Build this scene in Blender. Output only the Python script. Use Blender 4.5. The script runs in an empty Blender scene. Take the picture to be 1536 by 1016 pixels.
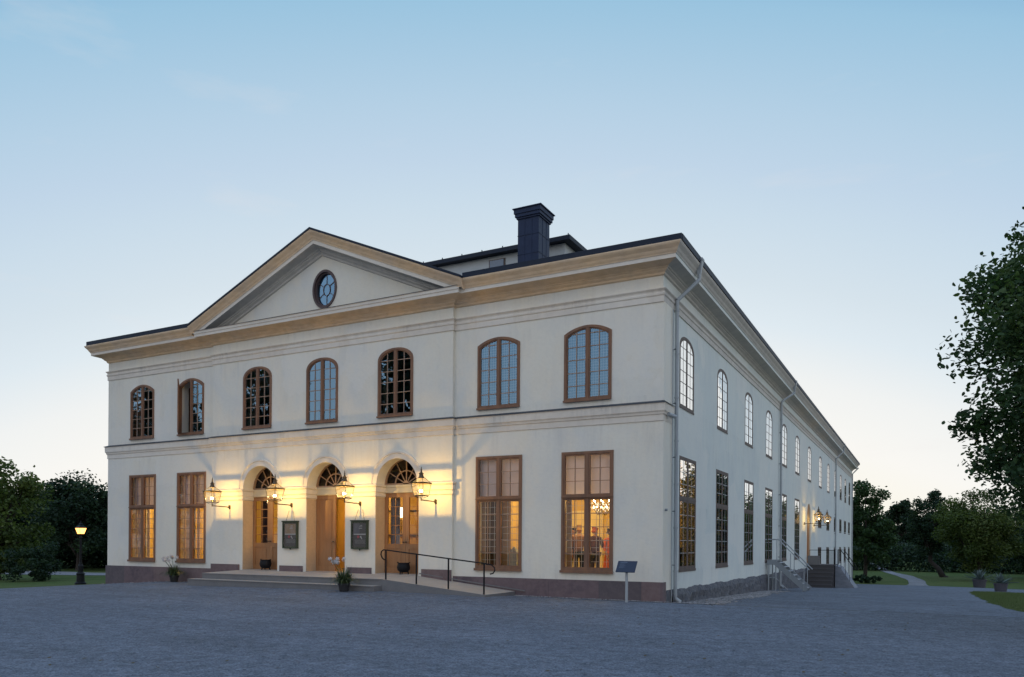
import bpy, bmesh, math, random
import numpy as np
from mathutils import Vector, Matrix, Euler
from mathutils.geometry import tessellate_polygon
R=math.radians; PI=math.pi
sc=bpy.context.scene
COL=sc.collection
# ------------------------------------------------------------------ camera
yaw=0.487311193; roll=0.0068925416
F=Vector((-math.sin(yaw),math.cos(yaw),0)); Rt=Vector((math.cos(yaw),math.sin(yaw),0)); Up=Vector((0,0,1))
R2=math.cos(roll)*Rt+math.sin(roll)*Up; U2=-math.sin(roll)*Rt+math.cos(roll)*Up
cd=bpy.data.cameras.new('camera'); cam=bpy.data.objects.new('camera',cd); COL.objects.link(cam)
M=Matrix.Identity(4)
for i,v in enumerate((R2,U2,-F)):
    for j in range(3): M[j][i]=v[j]
M.translation=Vector((6.42093,-20.99044,1.6)); cam.matrix_world=M
cd.sensor_width=36; cd.sensor_fit='HORIZONTAL'; cd.lens=1165.012/1536*36
cd.shift_y=(814.97-508)/1536; cd.clip_start=.1; cd.clip_end=3000
sc.camera=cam
# ------------------------------------------------------------------ exposure
sc.view_settings.view_transform='Standard'; sc.view_settings.look='None'; sc.view_settings.gamma=1
sc.view_settings.use_curve_mapping=False; sc.view_settings.exposure=0
sc.cycles.max_bounces=8; sc.cycles.diffuse_bounces=4; sc.cycles.glossy_bounces=4; sc.cycles.transparent_max_bounces=16
sc.cycles.sample_clamp_indirect=4
# ------------------------------------------------------------------ dusk sky
W=bpy.data.worlds.new('World'); sc.world=W; W.use_nodes=True
nt=W.node_tree; nt.nodes.clear(); N=nt.nodes.new; Lk=nt.links.new
out=N('ShaderNodeOutputWorld'); bg=N('ShaderNodeBackground'); Lk(bg.outputs[0],out.inputs[0])
tc=N('ShaderNodeTexCoord'); sep=N('ShaderNodeSeparateXYZ'); Lk(tc.outputs['Generated'],sep.inputs[0])
def ramp(nt,stops,interp='LINEAR'):
    r=nt.nodes.new('ShaderNodeValToRGB'); e=r.color_ramp.elements
    r.color_ramp.interpolation=interp
    while len(e)>1: e.remove(e[0])
    e[0].position=stops[0][0]; e[0].color=(*stops[0][1],1)
    for p,c in stops[1:]:
        k=e.new(p); k.color=(*c,1)
    return r
def lin(*c): return tuple(((v/255)/12.92 if v/255<.04045 else ((v/255+.055)/1.055)**2.4) for v in c)
# colour by height above the horizon and distance from the afterglow
gl_=N('ShaderNodeVectorMath'); gl_.operation='DOT_PRODUCT'; Lk(tc.outputs['Generated'],gl_.inputs[0]); gl_.inputs[1].default_value=(-.468,.884,0)
def math_(op,a,b,clamp=False):
    n=N('ShaderNodeMath'); n.operation=op; n.use_clamp=clamp
    for k,v_ in enumerate((a,b)):
        if isinstance(v_,(int,float)): n.inputs[k].default_value=v_
        else: Lk(v_,n.inputs[k])
    return n.outputs[0]
dmx=math_('MAXIMUM',gl_.outputs['Value'],.5)
tt=math_('MULTIPLY',math_('SUBTRACT',sep.outputs[2],math_('MULTIPLY',math_('SUBTRACT',dmx,.85),.9)),.8,True)
rA=ramp(nt,[(0,lin(251,247,235)),(.045,lin(250,248,243)),(.104,lin(241,243,242)),(.16,lin(223,234,241)),(.204,lin(214,227,236)),(.272,lin(202,220,234)),(.323,lin(192,213,232)),(.378,lin(181,208,229)),(.48,lin(155,196,223)),(.51,lin(141,186,218)),(.75,lin(140,178,214)),(1,lin(135,172,212))])
Lk(tt,rA.inputs[0])
rB=ramp(nt,[(0,(.72,.68,.66)),(.08,(.84,.79,.76)),(.25,(.72,.75,.82)),(.6,(.50,.62,.86)),(1,(.34,.50,.78))])
Lk(sep.outputs[2],rB.inputs[0])
mr=N('ShaderNodeMapRange'); mr.interpolation_type='SMOOTHSTEP'; Lk(gl_.outputs['Value'],mr.inputs[0]); mr.inputs[1].default_value=-.35; mr.inputs[2].default_value=.55
rBs=N('ShaderNodeVectorMath'); rBs.operation='SCALE'; Lk(rB.outputs[0],rBs.inputs[0]); rBs.inputs['Scale'].default_value=1.25
mx=N('ShaderNodeMix'); mx.data_type='RGBA'; mx.clamp_result=False; Lk(mr.outputs[0],mx.inputs[0]); Lk(rBs.outputs[0],mx.inputs[6]); Lk(rA.outputs[0],mx.inputs[7])
# faint wisps of cirrus
cn=N('ShaderNodeTexNoise'); mp=N('ShaderNodeMapping'); mp.inputs['Scale'].default_value=(1.6,2.5,9); mp.inputs['Rotation'].default_value=(.3,.5,.4)
Lk(tc.outputs['Generated'],mp.inputs[0]); Lk(mp.outputs[0],cn.inputs['Vector']); cn.inputs['Scale'].default_value=1.9; cn.inputs['Detail'].default_value=6; cn.inputs['Roughness'].default_value=.55
cm=N('ShaderNodeMapRange'); Lk(cn.outputs['Fac'],cm.inputs[0]); cm.inputs[1].default_value=.6; cm.inputs[2].default_value=.85; cm.inputs[4].default_value=.3
mc=N('ShaderNodeMix'); mc.data_type='RGBA'; Lk(cm.outputs[0],mc.inputs[0]); Lk(mx.outputs[2],mc.inputs[6]); mc.inputs[7].default_value=(*lin(236,228,226),1)
Lk(mc.outputs[2],bg.inputs[0]); bg.inputs[1].default_value=1.0
# afterglow of the sun just under the horizon behind the building
sd=bpy.data.lights.new('sun','SUN'); sd.energy=.12; sd.angle=R(35); sd.color=(1,.82,.62)
so=bpy.data.objects.new('sun',sd); COL.objects.link(so); so.rotation_euler=Vector((-.5,-.85,-.14)).to_track_quat('-Z','Y').to_euler()

# ------------------------------------------------------------------ materials
def mat(name,color=(.5,.5,.5),rough=.7,metal=0,noise=None,bump=None,spec=.5,emit=None,estr=1,coord='Object'):
    """noise: list of (scale, amount, colour2[, detail[, stretch]]) blended in; bump: (scale, strength, distance)"""
    m=bpy.data.materials.new(name); m.use_nodes=True; t=m.node_tree; b=t.nodes['Principled BSDF']
    b.inputs['Base Color'].default_value=(*color,1); b.inputs['Roughness'].default_value=rough; b.inputs['Metallic'].default_value=metal
    b.inputs['Specular IOR Level'].default_value=spec
    tcn=t.nodes.new('ShaderNodeTexCoord'); src=None
    if noise:
        cur=None
        for q in noise:
            s,a,c2=q[:3]; det=q[3] if len(q)>3 else 5; st=q[4] if len(q)>4 else (1,1,1); lo,hi=(q[5] if len(q)>5 else (.42,.62))
            mpn=t.nodes.new('ShaderNodeMapping'); mpn.inputs['Scale'].default_value=st; t.links.new(tcn.outputs[coord],mpn.inputs[0])
            mpn.inputs['Location'].default_value=(s*1.7,s*.3,s*.9)
            n=t.nodes.new('ShaderNodeTexNoise'); n.inputs['Scale'].default_value=s; n.inputs['Detail'].default_value=det; n.inputs['Roughness'].default_value=.6
            t.links.new(mpn.outputs[0],n.inputs['Vector'])
            r=t.nodes.new('ShaderNodeMapRange'); t.links.new(n.outputs['Fac'],r.inputs[0]); r.inputs[1].default_value=lo; r.inputs[2].default_value=hi; r.inputs[4].default_value=a
            x=t.nodes.new('ShaderNodeMix'); x.data_type='RGBA'; t.links.new(r.outputs[0],x.inputs[0]); x.inputs[7].default_value=(*c2,1)
            if cur is None: x.inputs[6].default_value=(*color,1)
            else: t.links.new(cur,x.inputs[6])
            cur=x.outputs[2]
        t.links.new(cur,b.inputs['Base Color'])
    if bump:
        s,st,d=bump; n=t.nodes.new('ShaderNodeTexNoise'); n.inputs['Scale'].default_value=s; n.inputs['Detail'].default_value=6; t.links.new(tcn.outputs[coord],n.inputs['Vector'])
        bp=t.nodes.new('ShaderNodeBump'); bp.inputs['Strength'].default_value=st; bp.inputs['Distance'].default_value=d; t.links.new(n.outputs['Fac'],bp.inputs['Height']); t.links.new(bp.outputs[0],b.inputs['Normal'])
    if emit:
        b.inputs['Emission Color'].default_value=(*emit,1); b.inputs['Emission Strength'].default_value=estr
    return m
MT={}
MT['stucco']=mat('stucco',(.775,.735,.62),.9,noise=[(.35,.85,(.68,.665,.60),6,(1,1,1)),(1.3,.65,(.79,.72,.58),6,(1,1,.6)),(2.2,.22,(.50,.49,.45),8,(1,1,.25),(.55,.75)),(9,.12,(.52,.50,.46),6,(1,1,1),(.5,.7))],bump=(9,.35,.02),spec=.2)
MT['stucco_side']=mat('stucco_side',(.66,.70,.655),.9,noise=[(.35,.75,(.61,.65,.62),6,(1,1,1)),(1.3,.5,(.71,.73,.66),6,(1,1,.6)),(2.2,.25,(.47,.50,.49),8,(1,1,.22),(.55,.75)),(9,.12,(.50,.52,.50),6,(1,1,1),(.5,.7))],bump=(9,.35,.02),spec=.2)  # the bluer sky light of this side is put into the colour
def weather(m,bands,amount=.5,dirt=(.30,.28,.25),across='x'):
    t=m.node_tree; b=t.nodes['Principled BSDF']; src=b.inputs['Base Color'].links[0].from_socket; N=t.nodes.new; L=t.links.new
    tcn=N('ShaderNodeTexCoord'); mp=N('ShaderNodeMapping'); mp.inputs['Scale'].default_value=(7,7,.55); L(tcn.outputs['Object'],mp.inputs[0])
    n=N('ShaderNodeTexNoise'); n.inputs['Scale'].default_value=1; n.inputs['Detail'].default_value=6; n.inputs['Roughness'].default_value=.65; L(mp.outputs[0],n.inputs['Vector'])
    r=N('ShaderNodeMapRange'); L(n.outputs['Fac'],r.inputs[0]); r.inputs[1].default_value=.46; r.inputs[2].default_value=.72
    n2=N('ShaderNodeTexNoise'); n2.inputs['Scale'].default_value=.8; n2.inputs['Detail'].default_value=4; L(tcn.outputs['Object'],n2.inputs['Vector'])
    r2=N('ShaderNodeMapRange'); L(n2.outputs['Fac'],r2.inputs[0]); r2.inputs[1].default_value=.38; r2.inputs[2].default_value=.62
    sp=N('ShaderNodeSeparateXYZ'); L(tcn.outputs['Object'],sp.inputs[0]); tot=None
    for lo,hi in bands:   # strongest at hi, fading towards lo
        q=N('ShaderNodeMapRange'); L(sp.outputs[2],q.inputs[0]); q.inputs[1].default_value=lo; q.inputs[2].default_value=hi
        c=N('ShaderNodeMath'); c.operation='LESS_THAN' if hi>lo else 'GREATER_THAN'; L(sp.outputs[2],c.inputs[0]); c.inputs[1].default_value=hi
        q2=N('ShaderNodeMath'); q2.operation='MULTIPLY'; L(q.outputs[0],q2.inputs[0]); L(c.outputs[0],q2.inputs[1])
        if tot is None: tot=q2.outputs[0]
        else: a=N('ShaderNodeMath'); a.operation='MAXIMUM'; L(tot,a.inputs[0]); L(q2.outputs[0],a.inputs[1]); tot=a.outputs[0]
    k=None
    for x in (r.outputs[0],r2.outputs[0],amount):
        a=N('ShaderNodeMath'); a.operation='MULTIPLY'; L(tot if k is None else k,a.inputs[0])
        if isinstance(x,float): a.inputs[1].default_value=x
        else: L(x,a.inputs[1])
        k=a.outputs[0]
    x=N('ShaderNodeMix'); x.data_type='RGBA'; L(k,x.inputs[0]); L(src,x.inputs[6]); x.inputs[7].default_value=(*dirt,1); L(x.outputs[2],b.inputs['Base Color'])
    # faint patch repairs
    v=N('ShaderNodeTexVoronoi'); v.inputs['Scale'].default_value=.42; v.distance='CHEBYCHEV'; dn=N('ShaderNodeMixRGB') if False else None
    n3=N('ShaderNodeTexNoise'); n3.inputs['Scale'].default_value=3; n3.inputs['Detail'].default_value=5; L(tcn.outputs['Object'],n3.inputs['Vector'])
    vm=N('ShaderNodeVectorMath'); vm.operation='MULTIPLY_ADD'; L(n3.outputs['Color'],vm.inputs[0]); vm.inputs[1].default_value=(.5,.5,.5); L(tcn.outputs['Object'],vm.inputs[2]); L(vm.outputs[0],v.inputs['Vector'])
    sc_=N('ShaderNodeSeparateColor'); L(v.outputs['Color'],sc_.inputs[0]); q=N('ShaderNodeMapRange'); L(sc_.outputs[0],q.inputs[0]); q.inputs[1].default_value=.72; q.inputs[2].default_value=.80; q.inputs[4].default_value=.28
    x2=N('ShaderNodeMix'); x2.data_type='RGBA'; L(q.outputs[0],x2.inputs[0]); L(x.outputs[2],x2.inputs[6]); x2.inputs[7].default_value=(.80,.77,.69,1); L(x2.outputs[2],b.inputs['Base Color'])
BN=[(3.6,5.03),(7.2,8.34),(1.25,.50),(.25,.82),(4.9,5.78),(8.5,9.1)]
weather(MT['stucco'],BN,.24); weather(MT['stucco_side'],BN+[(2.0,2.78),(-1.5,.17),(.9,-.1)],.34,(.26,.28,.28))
MT['stucco_trim']=mat('stucco_trim',(.74,.67,.56),.85,noise=[(.8,.6,(.66,.60,.51),6),(5,.25,(.56,.50,.42),6)],bump=(14,.25,.01),spec=.2)
MT['cornice']=mat('cornice',(.76,.56,.35),.85,noise=[(.6,.7,(.66,.52,.38),6,(1,1,.4)),(3,.3,(.42,.30,.18),7,(1,1,3))],bump=(10,.3,.012),spec=.2)  # warm tan holds the lanterns' upward glow in its colour
weather(MT['stucco_trim'],[(5.03,5.5),(8.3,8.7)],.5) if 'stucco_trim' in MT else None
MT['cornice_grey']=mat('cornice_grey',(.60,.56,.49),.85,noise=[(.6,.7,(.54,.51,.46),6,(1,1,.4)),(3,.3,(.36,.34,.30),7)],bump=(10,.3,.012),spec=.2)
MT['plinth']=mat('plinth_stone',(.135,.095,.098),.75,noise=[(1.2,.8,(.085,.062,.072),5),(7,.4,(.20,.14,.14),8)],bump=(20,.3,.01))
MT['plinth_b']=mat('plinth_stone_grey',(.105,.085,.09),.75,noise=[(1.2,.8,(.08,.065,.07),5),(7,.4,(.15,.12,.12),8)],bump=(20,.3,.01))
MT['plinth_c']=mat('plinth_stone_red',(.17,.115,.11),.75,noise=[(1.2,.8,(.12,.08,.08),5),(7,.4,(.22,.16,.15),8)],bump=(20,.3,.01))
MT['rubble']=mat('rubble_stone',(.10,.105,.12),.85,bump=(7,1,.12),noise=[(4,.8,(.05,.055,.07),4),(9,.5,(.17,.17,.17),5)])
MT['granite']=mat('step_stone',(.42,.36,.29),.8,noise=[(1.5,.6,(.33,.28,.23),5),(30,.5,(.48,.42,.35),4)],bump=(40,.2,.005))  # tread tan has the lanterns' warm light put into it
MT['granite_side']=mat('riser_stone',(.17,.165,.16),.8,noise=[(2,.6,(.12,.12,.12),5),(30,.5,(.22,.21,.2),4)],bump=(40,.2,.005))
MT['roof']=mat('roof_sheet',(.010,.018,.034),.6,noise=[(3,.5,(.018,.024,.036),5)],spec=.25)
MT['chimney']=mat('chimney_sheet',(.008,.020,.055),.5,noise=[(3,.5,(.014,.030,.075),5)],spec=.25)
MT['flashing']=mat('flashing',(.03,.04,.055),.5)
MT['wood']=mat('window_wood',(.24,.125,.07),.6,noise=[(6,.6,(.14,.08,.055),5,(1,1,.2))],spec=.3)
MT['wood_side']=mat('window_wood_worn',(.13,.10,.085),.65,noise=[(6,.6,(.09,.07,.06),5,(1,1,.2))],spec=.3)
MT['muntin']=mat('muntin_wood',(.34,.23,.16),.6,spec=.3)
MT['door']=mat('door_wood',(.40,.20,.085),.5,noise=[(3,.6,(.30,.14,.055),5,(1,1,.15)),(25,.25,(.24,.11,.05),3,(1,1,.1))],spec=.4)
MT['cream']=mat('cream_paint',(.62,.54,.38),.6,spec=.3)
MT['pipe']=mat('pipe_sheet',(.36,.39,.40),.5,noise=[(3,.6,(.27,.30,.31),5,(1,1,.3))])
MT['iron']=mat('black_iron',(.010,.010,.012),.55,spec=.2)
MT['brass']=mat('lantern_brass',(.12,.085,.05),.45,metal=.6)
MT['steel']=mat('galvanised_steel',(.25,.28,.30),.5,metal=.3)
MT['curtain']=mat('curtain',(.40,.28,.17),.95,noise=[(6,.5,(.30,.2,.12),4,(4,4,.1))])
MT['curtain_dark']=mat('curtain_dark',(.05,.03,.03),.95)
MT['curtain_red']=mat('curtain_red',(.14,.05,.06),.95)
MT['blind']=mat('blind',(.66,.60,.58),.9)
MT['yellow_wall']=mat('yellow_wall',(.68,.51,.18),.9,noise=[(1.5,.5,(.55,.38,.17),4)])
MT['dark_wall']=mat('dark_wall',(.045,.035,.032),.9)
MT['ceiling']=mat('ceiling_paint',(.6,.52,.4),.9)
MT['wood_floor']=mat('wood_floor',(.20,.11,.05),.6)
MT['lead']=mat('pale_lattice',(.5,.48,.45),.6)
MT['attic']=mat('attic_board',(.50,.54,.54),.8,noise=[(2,.5,(.42,.46,.47),5,(1,1,6))])
def mat_translucent(name,color,tr=.5):
    m=mat(name,color,.9); t=m.node_tree; b=t.nodes['Principled BSDF']; o=[n for n in t.nodes if n.type=='OUTPUT_MATERIAL'][0]
    tl=t.nodes.new('ShaderNodeBsdfTranslucent'); tl.inputs[0].default_value=(*color,1); x=t.nodes.new('ShaderNodeMixShader'); x.inputs[0].default_value=tr
    t.links.new(b.outputs[0],x.inputs[1]); t.links.new(tl.outputs[0],x.inputs[2]); t.links.new(x.outputs[0],o.inputs[0]); return m
def mat_glass(name,ior=1.9,k=1.7,tint=(1,1,1),rough=.0,wob=.0,refl=(1,1,1)):
    m=bpy.data.materials.new(name); m.use_nodes=True; t=m.node_tree; t.nodes.clear(); N=t.nodes.new
    o=N('ShaderNodeOutputMaterial'); x=N('ShaderNodeMixShader'); tr=N('ShaderNodeBsdfTransparent'); tr.inputs[0].default_value=(*tint,1)
    g=N('ShaderNodeBsdfGlossy'); g.inputs[0].default_value=(*refl,1); g.inputs['Roughness'].default_value=rough
    f=N('ShaderNodeFresnel'); f.inputs[0].default_value=ior; mu=N('ShaderNodeMath'); mu.operation='MULTIPLY'; mu.inputs[1].default_value=k; mu.use_clamp=True
    t.links.new(f.outputs[0],mu.inputs[0]); t.links.new(mu.outputs[0],x.inputs[0]); t.links.new(tr.outputs[0],x.inputs[1]); t.links.new(g.outputs[0],x.inputs[2]); t.links.new(x.outputs[0],o.inputs[0])
    if wob:
        tcn=N('ShaderNodeTexCoord'); n=N('ShaderNodeTexNoise'); n.inputs['Scale'].default_value=2.3; n.inputs['Detail'].default_value=1.5; t.links.new(tcn.outputs['Object'],n.inputs['Vector'])
        bp=N('ShaderNodeBump'); bp.inputs['Strength'].default_value=wob; bp.inputs['Distance'].default_value=.05; t.links.new(n.outputs['Fac'],bp.inputs['Height']); t.links.new(bp.outputs[0],g.inputs['Normal'])
    return m
MT['glass']=mat_glass('window_glass',1.75,3.4,(.93,.95,.95),wob=.03,refl=(.42,.72,1))  # blue tint of the reflection stands in for bluer sky light
MT['glass_lit']=mat_glass('ground_floor_glass',1.4,1.3,(.97,.97,.96),wob=.015)
MT['glass_side']=mat_glass('old_window_glass',2.0,2.3,(.85,.88,.88),wob=.008)
MT['glass_lamp']=mat_glass('lantern_glass',1.45,1,(.98,.97,.95))
MT['shade_cloth']=mat_translucent('linen',(.70,.60,.60),.12)
def emitter(name,c,s):
    m=bpy.data.materials.new(name); m.use_nodes=True; t=m.node_tree; t.nodes.clear()
    o=t.nodes.new('ShaderNodeOutputMaterial'); e=t.nodes.new('ShaderNodeEmission'); e.inputs[0].default_value=(*c,1); e.inputs[1].default_value=s; t.links.new(e.outputs[0],o.inputs[0]); return m
MT['flame']=emitter('lamp_flame',(1,.78,.45),25)
MT['bulb']=emitter('chandelier_bulb',(1,.75,.42),14)

# ------------------------------------------------------------------ mesh helpers
class MB:
    def __init__(s): s.v=[]; s.f=[]; s.mi=[]
    def add(s,vs,fs,mi=0):
        o=len(s.v); s.v+= [tuple(v) for v in vs]; s.f+=[tuple(i+o for i in f) for f in fs]; s.mi+=[mi]*len(fs); return s
    def box(s,x0,x1,y0,y1,z0,z1,mi=0):
        vs=[(x,y,z) for z in (z0,z1) for y in (y0,y1) for x in (x0,x1)]
        return s.add(vs,[(0,2,3,1),(4,5,7,6),(0,1,5,4),(2,6,7,3),(0,4,6,2),(1,3,7,5)],mi)
    def bar(s,a,b,w,h=None,up=(0,0,1),mi=0):
        a=Vector(a);b=Vector(b);d=(b-a); L=d.length
        if L<1e-6: return s
        d/=L; up=Vector(up)
        if abs(d.dot(up))>.98: up=Vector((1,0,0))
        r=d.cross(up).normalized(); u=r.cross(d); h=h or w
        vs=[]
        for p in (a,b):
            for i,j in ((-1,-1),(1,-1),(1,1),(-1,1)): vs.append(p+r*i*w/2+u*j*h/2)
        return s.add(vs,[(0,1,2,3),(7,6,5,4),(0,4,5,1),(1,5,6,2),(2,6,7,3),(3,7,4,0)],mi)
    def tube(s,pts,rad,n=8,mi=0,cap=True):
        pts=[Vector(p) for p in pts]; rs=rad if isinstance(rad,(list,tuple)) else [rad]*len(pts); vs=[];fs=[]; prev=None
        for i,p in enumerate(pts):
            d=(pts[min(i+1,len(pts)-1)]-pts[max(i-1,0)])
            if d.length<1e-9: d=Vector((0,0,1))
            d.normalize()
            if prev is None:
                u=Vector((0,0,1)) if abs(d.z)<.9 else Vector((1,0,0)); u=(u-d*u.dot(d)).normalized()
            else:
                u=prev-d*prev.dot(d)
                u=u.normalized() if u.length>1e-6 else Vector((1,0,0))
            prev=u; w=d.cross(u)
            for k in range(n):
                a=2*PI*k/n; vs.append(p+(u*math.cos(a)+w*math.sin(a))*rs[i])
        for i in range(len(pts)-1):
            for k in range(n): fs.append((i*n+k,i*n+(k+1)%n,(i+1)*n+(k+1)%n,(i+1)*n+k))
        if cap: fs.append(tuple(range(n-1,-1,-1))); fs.append(tuple((len(pts)-1)*n+k for k in range(n)))
        return s.add(vs,fs,mi)
    def lathe(s,prof,c=(0,0,0),n=12,mi=0,a0=0,cap=True,sq=False):
        vs=[];fs=[]; k2=1/math.cos(PI/n) if sq else 1
        for r,z in prof:
            for k in range(n):
                a=2*PI*(k+(.5 if sq else 0))/n+a0; vs.append((c[0]+r*k2*math.cos(a),c[1]+r*k2*math.sin(a),c[2]+z))
        for i in range(len(prof)-1):
            for k in range(n): fs.append((i*n+k,i*n+(k+1)%n,(i+1)*n+(k+1)%n,(i+1)*n+k))
        if cap: fs.append(tuple(range(n-1,-1,-1))); fs.append(tuple((len(prof)-1)*n+k for k in range(n)))
        return s.add(vs,fs,mi)
    def prism(s,poly,d,axis,mi=0,base=0):
        """extrude a closed 2D polygon (a,b) by [base,base+d] along axis 'x','y','z'"""
        def P(a,b,c): return {'y':(a,c,b),'x':(c,a,b),'z':(a,b,c)}[axis]
        n=len(poly); vs=[P(a,b,base) for a,b in poly]+[P(a,b,base+d) for a,b in poly]
        tr=tessellate_polygon([[Vector((a,b,0)) for a,b in poly]])
        fs=[tuple(t) for t in tr]+[tuple(i+n for i in reversed(t)) for t in tr]+[(i,(i+1)%n,n+(i+1)%n,n+i) for i in range(n)]
        return s.add(vs,fs,mi)
    def build(s,name,mats,parent=None,smooth=False,fix=True,loc=None):
        if name=='pane':
            nf=[]
            for f in s.f:
                a,b,c=(Vector(s.v[i]) for i in f[:3]); nf.append(tuple(reversed(f)) if (b-a).cross(c-a).y>0 else f)
            s.f=nf
        me=bpy.data.meshes.new(name); me.from_pydata(s.v,[],s.f); 
        for m in (mats if isinstance(mats,(list,tuple)) else [mats]): me.materials.append(MT[m] if isinstance(m,str) else m)
        if len(me.materials)>1: me.polygons.foreach_set('material_index',s.mi)
        if fix:
            bm=bmesh.new(); bm.from_mesh(me); bmesh.ops.recalc_face_normals(bm,faces=bm.faces); bm.to_mesh(me); bm.free()
        if smooth: me.polygons.foreach_set('use_smooth',[True]*len(me.polygons))
        me.update(); o=bpy.data.objects.new(name,me); COL.objects.link(o)
        if parent: o.parent=parent
        if loc: o.location=loc
        return o
def tag(o,label=None,cat=None,group=None,kind=None):
    if label: o['label']=label
    if cat: o['category']=cat
    if group: o['group']=group
    if kind: o['kind']=kind
    return o
def empty(name,loc=(0,0,0),rz=0,parent=None):
    o=bpy.data.objects.new(name,None); COL.objects.link(o); o.location=loc; o.rotation_euler=(0,0,rz); o.empty_display_size=.2
    if parent: o.parent=parent
    return o
def kids(o): return [c for c in bpy.data.objects if c.parent==o]
def copy_tree(o,parent=None):
    c=o.copy(); COL.objects.link(c); c.parent=parent
    for ch in kids(o): copy_tree(ch,c)
    return c

# ------------------------------------------------------------------ terrain
Ay=[(-1e4,0),(-.5,0),(1.5,-.15),(5,-.23),(9.2,-.33),(14.7,-.46),(16.4,-.52),(20,-.64),(30,-1.0),(45,-1.55),(63,-2.2),(90,-2.5),(1e4,-2.5)]
Lx=[(-1e4,-1.8),(-70,-1.8),(-45,-1.3),(-33,-.8),(-24,-.24),(-19.7,0),(1e4,0)]
def G(x,y):
    x=np.asarray(x,float); y=np.asarray(y,float)
    a=np.interp(y,*zip(*Ay)); l=np.interp(x,*zip(*Lx))
    a=np.where(x<-24,a*np.clip(1-(-24-x)/10,0,1),a)
    return a+l+.1*np.exp(-((x+9)/6)**2-((y+2.2)/1.6)**2)
def g(x,y): return float(G(x,y))
def sheet(name,rows,off,m,ncol=40,kind='structure',smooth=True):
    """rows: list of (y, x0, x1)"""
    v=[];f=[]
    for y,x0,x1 in rows:
        xs=np.linspace(x0,x1,ncol+1); zs=G(xs,np.full_like(xs,y))+off
        v+=list(zip(xs.tolist(),[y]*(ncol+1),zs.tolist()))
    for i in range(len(rows)-1):
        for k in range(ncol): a=i*(ncol+1)+k; f.append((a,a+1,a+ncol+2,a+ncol+1))
    me=bpy.data.meshes.new(name); me.from_pydata(v,[],f); me.materials.append(m); 
    if smooth: me.polygons.foreach_set('use_smooth',[True]*len(f))
    o=bpy.data.objects.new(name,me); COL.objects.link(o); o['kind']=kind; return o
def gravel_mat(name,c1,c2,c3,sc1=38):
    m=bpy.data.materials.new(name); m.use_nodes=True; t=m.node_tree; b=t.nodes['Principled BSDF']; N=t.nodes.new; L=t.links.new
    b.inputs['Roughness'].default_value=.9; b.inputs['Specular IOR Level'].default_value=.25
    tcn=N('ShaderNodeTexCoord')
    v=N('ShaderNodeTexVoronoi'); v.inputs['Scale'].default_value=sc1; L(tcn.outputs['Object'],v.inputs['Vector'])
    sepc=N('ShaderNodeSeparateColor'); L(v.outputs['Color'],sepc.inputs[0])
    r=ramp(t,[(0,c2),(.5,c1),(1,c3)]); L(sepc.outputs[0],r.inputs[0])
    n=N('ShaderNodeTexNoise'); n.inputs['Scale'].default_value=.35; n.inputs['Detail'].default_value=8; n.inputs['Roughness'].default_value=.65; L(tcn.outputs['Object'],n.inputs['Vector'])
    mrn=N('ShaderNodeMapRange'); L(n.outputs['Fac'],mrn.inputs[0]); mrn.inputs[1].default_value=.35; mrn.inputs[2].default_value=.68; mrn.inputs[3].default_value=.86; mrn.inputs[4].default_value=1.12
    mpr=N('ShaderNodeMapping'); mpr.inputs['Rotation'].default_value=(0,0,.5); mpr.inputs['Scale'].default_value=(.09,1.5,1); L(tcn.outputs['Object'],mpr.inputs[0])
    nr=N('ShaderNodeTexNoise'); nr.inputs['Scale'].default_value=1; nr.inputs['Detail'].default_value=4; nr.inputs['Distortion'].default_value=.6; L(mpr.outputs[0],nr.inputs['Vector'])
    rr_=N('ShaderNodeMapRange'); L(nr.outputs['Fac'],rr_.inputs[0]); rr_.inputs[1].default_value=.36; rr_.inputs[2].default_value=.64; rr_.inputs[3].default_value=.94; rr_.inputs[4].default_value=1.06
    n2=N('ShaderNodeTexNoise'); n2.inputs['Scale'].default_value=4.5; n2.inputs['Detail'].default_value=7; n2.inputs['Roughness'].default_value=.7; L(tcn.outputs['Object'],n2.inputs['Vector'])
    mr2=N('ShaderNodeMapRange'); L(n2.outputs['Fac'],mr2.inputs[0]); mr2.inputs[1].default_value=.3; mr2.inputs[2].default_value=.7; mr2.inputs[3].default_value=.68; mr2.inputs[4].default_value=1.32
    mm=N('ShaderNodeMath'); mm.operation='MULTIPLY'; mm0=N('ShaderNodeMath'); mm0.operation='MULTIPLY'; L(mrn.outputs[0],mm0.inputs[0]); L(rr_.outputs[0],mm0.inputs[1]); L(mm0.outputs[0],mm.inputs[0]); L(mr2.outputs[0],mm.inputs[1])
    sc_=N('ShaderNodeVectorMath'); sc_.operation='SCALE'; L(r.outputs[0],sc_.inputs[0]); L(mm.outputs[0],sc_.inputs['Scale']); L(sc_.outputs[0],b.inputs['Base Color'])
    n3=N('ShaderNodeTexNoise'); n3.inputs['Scale'].default_value=22; n3.inputs['Detail'].default_value=5; L(tcn.outputs['Object'],n3.inputs['Vector'])
    ad=N('ShaderNodeMath'); ad.operation='ADD'; L(v.outputs['Distance'],ad.inputs[0]); L(n3.outputs['Fac'],ad.inputs[1])
    bp=N('ShaderNodeBump'); bp.inputs['Strength'].default_value=.9; bp.inputs['Distance'].default_value=.03; L(ad.outputs[0],bp.inputs['Height']); L(bp.outputs[0],b.inputs['Normal'])
    return m
MT['gravel']=gravel_mat('gravel',(.170,.198,.242),(.095,.115,.145),(.25,.28,.32),52)
MT['pathgravel']=gravel_mat('path_gravel',(.24,.24,.25),(.18,.18,.19),(.32,.32,.33),20)
MT['pebbles']=gravel_mat('pebbles',(.24,.23,.23),(.07,.07,.075),(.46,.44,.43),14)
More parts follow.
